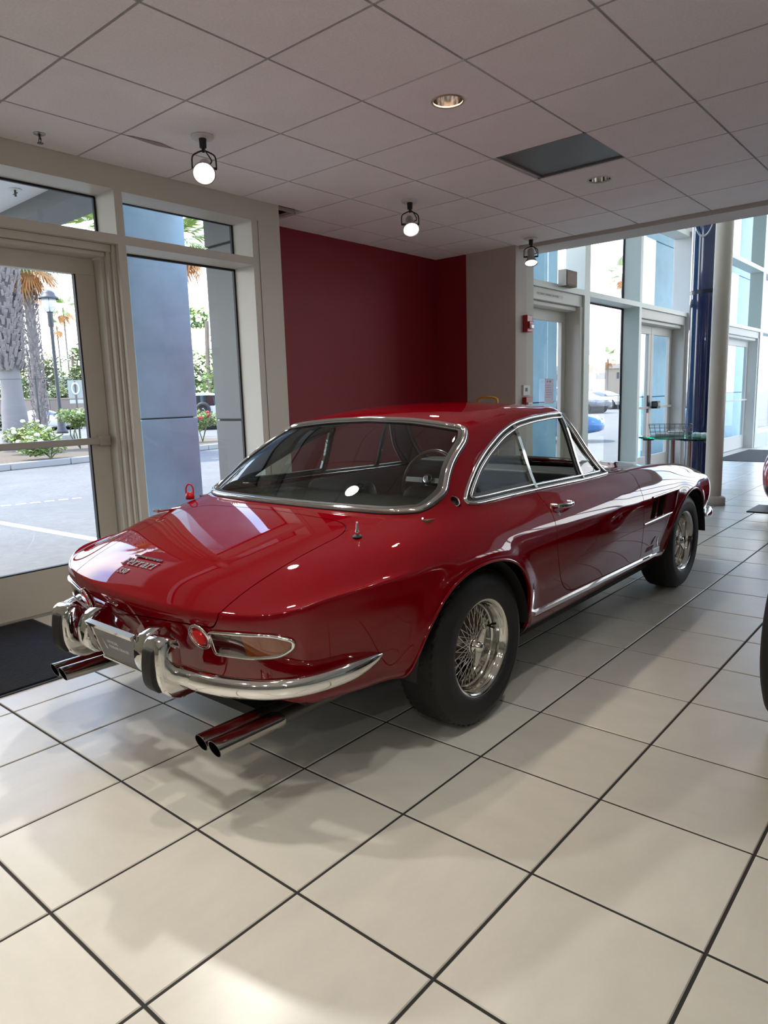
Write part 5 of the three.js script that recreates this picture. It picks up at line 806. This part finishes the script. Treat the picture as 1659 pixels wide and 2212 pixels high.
// trees, hedge and wall along the far side
const G1 = [.16, .24, .06], G2 = [.30, .34, .13], G3 = [.08, .13, .04], G4 = [.42, .42, .20];
tree('broad olive green tree far behind the wall at the left edge', -61, -22.5, 8.0, 3.6, [G3, G1, G2], 40, 'trees behind the wall', 3400, .12);
tree('yellowish tree behind the wall between palm and lamp', -72, -31.0, 7.2, 3.6, [G2, G4, G1], 41, 'trees behind the wall', 3400, .12);
tree('dark rounded tree behind the wall right of the lamp', -61, -29.9, 7.2, 3.2, [G1, G3, G2], 42, 'trees behind the wall', 3400, .12);
tree('large tree behind the wall beside the door stile', -73, -40.0, 9.0, 4.2, [G2, G1, G4], 43, 'trees behind the wall', 3400, .12);
tree('tall bright green tree standing between the two outdoor pillars', -34.0, -24.6, 7.4, 2.6, [[.22, .38, .07], [.36, .48, .12], G1], 44, null, 3200, .12);
tree('low yellow green bush tree behind the white off-roader', -44, -30.2, 3.6, 2.2, [[.40, .52, .12], [.24, .40, .08]], 45, null, 1600, .1);
{ const o = thing('block_wall', 'long tan masonry wall behind the parked white car', 'wall', onG(-56, -14), -Math.atan2(-24, -3)); const r = rng(3); const mats = [lin(.20, .16, .13), lin(.24, .19, .15), lin(.17, .14, .115)].map(c => std({ color: c, roughness: 1 })); for (let i = 0; i < 12; i++) part('wall_panel', box(i * 2.4 + .02, i * 2.4 + 2.38, 0, 2.0, -.15, .15), mats[i % 3], o); part('coping', box(0, 28.8, 2.0, 2.1, -.2, .2), mats[1], o); }
{ const o = single('clipped_hedge', foliage(4200, 60, (r) => [-47 + r() * -1.2, GY + r() * 1.0, -12 - r() * 22], .16), leafMat(.07, .11, .03), 'long dark clipped hedge in front of the tan wall', 'hedge'); }
{ const o = thing('white_pavilion', 'small white porch far behind the wall, beside the lamp', 'building', onG(-80, -37.4)); const w = std({ color: lin(.45, .46, .46), roughness: .8 }); part('roof', box(-2.4, 2.4, 3.6, 4.2, -2.2, 2.2), w, o); part('gable', box(-1.8, 1.8, 4.2, 4.7, -1.6, 1.6), w, o); for (const [a, b] of [[-2, -1.9], [-2, 1.9], [2, -1.9], [2, 1.9]]) part('post', box(a - .15, a + .15, 0, 3.6, b - .15, b + .15), w, o); part('wall', box(-2.0, -1.8, 0, 3.6, -1.8, 1.8), w, o); }
{ // street lamp
  const o = thing('street_lamp', 'dark street lamp post with a domed lantern outside the door', 'street lamp', onG(-22.9, -10.66)), m = std({ color: lin(.055, .058, .065), roughness: .5, metalness: .3 });
  part('pedestal', [lathe([[0, 0], [.42, 0], [.42, .42], [.36, .5], [0, .5]], 8)], M_KERB, o);
  part('post', [lathe([[0, .5], [.19, .5], [.19, .58], [.13, .66], [.11, .95], [.075, 1.05], [.062, 1.2], [.052, 3.85], [.085, 3.9], [.085, 4.28], [.10, 4.34], [0, 4.34]], 20)], m, o);
  part('lantern_glass', lathe([[0, 4.34], [.12, 4.34], [.20, 4.5], [.215, 4.74], [0, 4.74]], 20), std({ color: lin(.72, .76, .78), roughness: .3, transmission: .4, thickness: 0 }), o); part('cap', lathe([[.30, 4.74], [.30, 4.79], [.22, 4.84], [.20, 4.92], [.13, 4.99], [0, 5.02]], 24), m, o); for (let k = 0; k < 4; k++) { const a = k * Math.PI / 2 + .4; part('lantern_rib', cyl([.12 * Math.cos(a), 4.34, .12 * Math.sin(a)], [.215 * Math.cos(a), 4.74, .215 * Math.sin(a)], .012, .012, 6), m, o); }
}
{ const o = thing('road_sign', 'grey backed road sign on a thin post right of the street lamp', 'road sign', onG(-22.3, -10.95), 1.1), m = std({ color: lin(.10, .095, .09), roughness: .6 }); part('post', cyl([0, 0, 0], [0, 2.15, 0], .03, .03, 8), m, o); part('sign_plate', box(-.22, .22, 1.62, 2.18, -.01, .01, .004), std({ color: lin(.35, .38, .36), roughness: .5 }), o); part('sub_plate', box(-.2, .2, 1.45, 1.57, -.01, .01, .004), std({ color: lin(.5, .52, .5), roughness: .5 }), o); const e = new THREE.TorusGeometry(.13, .03, 6, 24); e.scale(.8, 1.3, 1); e.translate(0, 1.92, .012); part('sign_ring', e, std({ color: lin(.6, .62, .6), roughness: .6 }), o); }
{ const o = thing('tree_stake', 'thin dark stake with a cross wire between the two palm trunks', 'stake', [-20.0, GY + .152, -8.72]), m = std({ color: lin(.05, .05, .05), roughness: .7 }); part('stake', cyl([0, 0, 0], [0, 2.05, 0], .022, .022, 8), m, o); part('wire', cyl([-.5, 1.98, 1.2], [.2, 1.98, -.3], .008, .008, 6), m, o); }
// ---------------------------------------------------------------- outdoor pillars and canopy beside the showroom
const M_BLUE = std({ color: lin(.40, .74, .96), roughness: .5, map: noiseTex(256, (u, v) => { const k = .96 + .10 * fbm(u * 3, v * 3, 8, 4); return [k, k, k]; }) }), M_SHADEGREY = std({ color: lin(.15, .155, .15), roughness: .55 });  // the grey is the blue cladding with shade put into its colour
function pillar(lab, x0, x1, z0, z1, joints, m, top = 3.15) { const o = thing('clad_pillar', lab, 'pillar', [(x0 + x1) / 2, GY, (z0 + z1) / 2]), a = (x1 - x0) / 2, b = (z1 - z0) / 2; let y = 0; for (const j of [...joints.map(q => q - GY), top - GY]) { part('cladding_panel', box(-a, a, y + .006, j - .006, -b, b, .012), m, o); y = j; } part('core', box(-a + .03, a - .03, 0, top - GY, -b + .03, b - .03), M_DARK, o); return o; }
pillar('pale blue clad pillar outside the window beside the glass door', -6.42, -6.0, -4.17, -3.54, [1.15], M_BLUE, 3.22);
pillar('clad pillar with its shade painted in as grey, outside the window next to the red wall', -4.86, -4.458, -3.598, -3.55, [1.14, 2.5], M_SHADEGREY);
{ const o = thing('entrance_canopy', 'pale flat canopy soffit outside above the glass door', 'canopy', [-5.6, 2.87, -1]); part('soffit', [box(-1.0, 1.15, .352, .55, -3.2, -1.9), box(-1.15, 1.15, .0, .25, -1.9, 6), box(-1.0, 1.15, .0, .55, -1.95, -1.85)], std({ color: lin(.78, .80, .81), roughness: .8 }), o); part('downstand_beam', box(-1.1, 1.1, -.12, .0, -1.9, -1.6), M_SHADEGREY, o); part('fascia', [box(-1.2, -1.15, -.02, .5, -1.95, 6)], M_BLUE, o); const s = thing('canopy_sprinkler', 'sprinkler head under the canopy outside the door', 'sprinkler', [-5.55, 2.869, -2.42]); part('escutcheon', cyl([0, -.006, 0], [0, 0, 0], .045, .045, 20), M_WHITE, s); part('frame', [cyl([0, -.05, 0], [0, 0, 0], .008, .008, 8), cyl([-.035, -.03, 0], [.035, -.03, 0], .004, .004, 6)], M_DARKMETAL(), s); }
pillar('blue pillar outside the first glass door of the atrium', -5.35, -4.75, -9.45, -8.0, [1.15, 2.6, 4.0], M_BLUE, 6.3);
pillar('blue pillar outside the double glass doors of the atrium', -5.15, -4.9, -16.1, -13.2, [1.15, 2.6, 4.0], M_BLUE, 6.3);
pillar('blue pillar outside the far white door', -5.2, -4.9, -22.0, -17.5, [1.15, 2.6, 4.0], M_BLUE, 6.3);
{ const o = thing('added_atrium_canopy', 'added unseen roof overhang that keeps sun out of the tall atrium glazing', 'canopy', [-5.2, 6.02, -13.3]); part('slab', box(-1.5, 1.28, 0, .3, -7, 7), std({ color: lin(.6, .62, .62), roughness: .8 }), o); part('fascia', box(-1.56, -1.5, -.1, .5, -7, 7), M_BLUE, o); }  // out of view, added so that no sun patches reach the atrium floor
// ---------------------------------------------------------------- vehicles outside
const M_WCAR = std({ color: lin(.5, .51, .52), roughness: .25, clearcoat: 1 });
loftCar('white_sports_car', 'white sports car parked far away behind the palms', { at: onG(-42.0, -16.9), turn: Math.atan2(.35, .93) * .9, paint: M_WCAR, wheelR: .36, axles: [.9, 3.6], track: .85, levels: 2,
  stations: [[0, .7, .4, .6, .85, .9, .5], [.15, .93, .3, .6, .9, .98, .6], [.9, .98, .22, .58, .92, 1.08, .66], [1.5, .97, .18, .55, .86, 1.26, .55], [2.1, .96, .18, .52, .84, 1.28, .52], [2.8, .96, .18, .52, .84, 1.02, .6], [3.5, .96, .18, .52, .80, .82, .6], [4.2, .92, .2, .48, .70, .72, .6], [4.5, .7, .24, .42, .56, .56, .5]], side: [[.9, .95, .05], [1.5, 1.19, .1], [2.2, 1.19, .1], [2.9, .92, .05], [2.0, .90, .1]] });
{
  const j = loftCar('white_off_roader', 'white off-roader with a rear spare wheel seen between the outdoor pillars', { at: onG(-29.8, -21.05), turn: Math.atan2(.81, .58), paint: M_WCAR, wheelR: .40, axles: [.75, 3.2], track: .80, levels: 2,
    stations: [[0, .86, .55, .8, 1.12, 1.80, .72], [.05, .90, .5, .8, 1.15, 1.86, .74], [1.2, .90, .48, .8, 1.15, 1.88, .74], [2.0, .90, .48, .8, 1.15, 1.85, .72], [2.4, .88, .48, .8, 1.12, 1.20, .7], [3.6, .84, .5, .8, 1.08, 1.14, .62], [3.8, .75, .6, .8, 1.0, 1.05, .5]], side: [[.2, 1.25, .05], [.2, 1.72, .08], [1.9, 1.72, .08], [2.2, 1.25, .05]], back: (x, y, z) => z < -.3 ? 1 : Math.max(Math.abs(x) - .66, Math.abs(y - 1.46) - .26) });
  const t = new THREE.TorusGeometry(.27, .11, 14, 36); t.translate(0, 1.02, .14); const sp = part('spare_wheel', t, M_RUBBER, j); part('wheel_disc', cyl([0, 1.02, .05], [0, 1.02, .12], .25, .22, 24), M_BLACK, sp); part('hub', sphere(0, 1.06, .17, .05), M_ALU, sp); part('rear_bumper', box(-.86, .86, .48, .66, .0, .18, .03), M_BLACK, j); for (const s of [-1, 1]) part('tail_lamp', box(s * .76 - .07, s * .76 + .07, .86, 1.10, .0, .05, .015), M_RED, j);
}
{
  const M_BLUECAR = std({ color: lin(.008, .15, .45), roughness: .22, metalness: .2, clearcoat: 1 });
  const b = loftCar('blue_roadster', 'glossy blue classic roadster parked outside beyond the narrow pane', { at: onG(-11.25, -16.35), turn: -Math.atan2(2.0, 1.6) - .15, paint: M_BLUECAR, wheelR: .33, axles: [.75, 3.05], track: .70, levels: 3,
    stations: [[0, .55, .4, .5, .66, .68, .4], [.15, .78, .3, .5, .76, .80, .5], [.8, .86, .22, .5, .84, .86, .55], [1.4, .82, .2, .45, .78, .80, .5], [2.1, .80, .2, .45, .78, .84, .5], [2.7, .84, .22, .5, .84, .88, .5], [3.3, .84, .24, .5, .78, .80, .45], [3.75, .70, .28, .48, .64, .66, .36], [3.95, .42, .34, .46, .55, .57, .26]] });
  part('grille_mouth', sphere(0, .46, -3.90, .20, 1.25, .8, .35, 18), M_BLACK, b); const rg = new THREE.TorusGeometry(.2, .015, 8, 30); rg.scale(1.25, .8, 1); rg.translate(0, .46, -3.93); part('grille_ring', rg, M_CHROME, b); for (const s of [-1, 1]) part('headlamp', sphere(s * .56, .62, -3.72, .085, 1, 1, .6, 14), std({ color: lin(.9, .92, .95), roughness: .08, clearcoat: 1 }), b); part('stripe', box(-.16, .16, .872, .876, -3.2, -2.5), M_WHITE, b);
  loftCar('dark_suv', 'dark grey suv nose parked beyond the blue roadster', { at: onG(-22.0, -42.6), turn: -Math.PI / 2 - .25, paint: std({ color: lin(.10, .11, .13), roughness: .25, metalness: .4, clearcoat: 1 }), wheelR: .38, axles: [.9, 3.6], track: .84, levels: 2,
    stations: [[0, .8, .5, .8, 1.1, 1.5, .6], [.2, .94, .4, .8, 1.1, 1.66, .7], [1.5, .95, .35, .75, 1.08, 1.72, .7], [2.6, .95, .35, .75, 1.06, 1.6, .66], [3.2, .94, .35, .75, 1.02, 1.1, .66], [4.2, .9, .4, .7, .92, .96, .6], [4.6, .7, .45, .6, .76, .78, .5]], side: [[.5, 1.18, .05], [.7, 1.58, .08], [2.3, 1.56, .08], [3.0, 1.12, .05]] });
  loftCar('silver_car', 'pale silver car parked right of the dark suv', { at: onG(-24.2, -52.5), turn: -Math.PI / 2 - .3, paint: std({ color: lin(.5, .56, .6), roughness: .25, metalness: .4, clearcoat: 1 }), wheelR: .35, axles: [.9, 3.5], track: .84, levels: 2,
    stations: [[0, .7, .4, .6, .9, .95, .5], [.2, .92, .3, .6, .95, 1.1, .6], [1.2, .94, .25, .6, .94, 1.42, .6], [2.4, .94, .25, .6, .92, 1.4, .6], [3.2, .93, .25, .6, .88, .96, .62], [4.2, .86, .3, .5, .74, .78, .55], [4.5, .6, .35, .45, .6, .62, .4]], side: [[.7, .98, .05], [1.2, 1.32, .08], [2.4, 1.30, .08], [3.1, .98, .05]] });
}
{ const o = thing('beige_building', 'low beige building with small windows far beyond the narrow pane', 'building', onG(-41, -92), .42), w = std({ color: lin(.27, .225, .17), roughness: .9 }); part('wall', box(-9, 9, 0, 4.2, -4, 4), w, o); part('parapet', box(-9.2, 9.2, 4.2, 4.8, -4.2, 4.2), std({ color: lin(.33, .31, .28), roughness: .9 }), o); for (let i = 0; i < 6; i++) part('window', box(-7.4 + i * 2.6, -6.2 + i * 2.6, 2.9, 3.7, 3.98, 4.04), M_GLASSDARK(), o); }
function M_GLASSDARK() { return std({ color: lin(.05, .05, .05), roughness: .15 }); }
{ const o = thing('kerb_island', 'red painted kerb of the planted island far outside', 'kerb', onG(-23.6, -56.5), .42); for (let i = 0; i < 6; i++) part('kerb_stone', box(-5.4 + i * 1.8, -3.63 + i * 1.8, 0, .15, -.15, .15, .02), std({ color: lin(.45, .10, .08), roughness: .9 }), o); part('hedge', foliage(900, 70, (r) => [-5 + r() * 10, .2 + r() * .9, -1.0 - r() * 1.2], .14), leafMat(.09, .15, .04), o); }
{ const o = thing('metal_railing', 'thin dark railing in front of the silver car', 'railing', onG(-21.6, -47.9), .42), m = std({ color: lin(.06, .06, .06), roughness: .6 }); part('top_rail', cyl([-4, 1.0, 0], [4, 1.0, 0], .03, .03, 6), m, o); part('mid_rail', cyl([-4, .55, 0], [4, .55, 0], .02, .02, 6), m, o); for (let i = 0; i <= 4; i++) part('post', cyl([-4 + i * 2, 0, 0], [-4 + i * 2, 1.0, 0], .03, .03, 6), m, o); }
renderer.render(scene, camera);
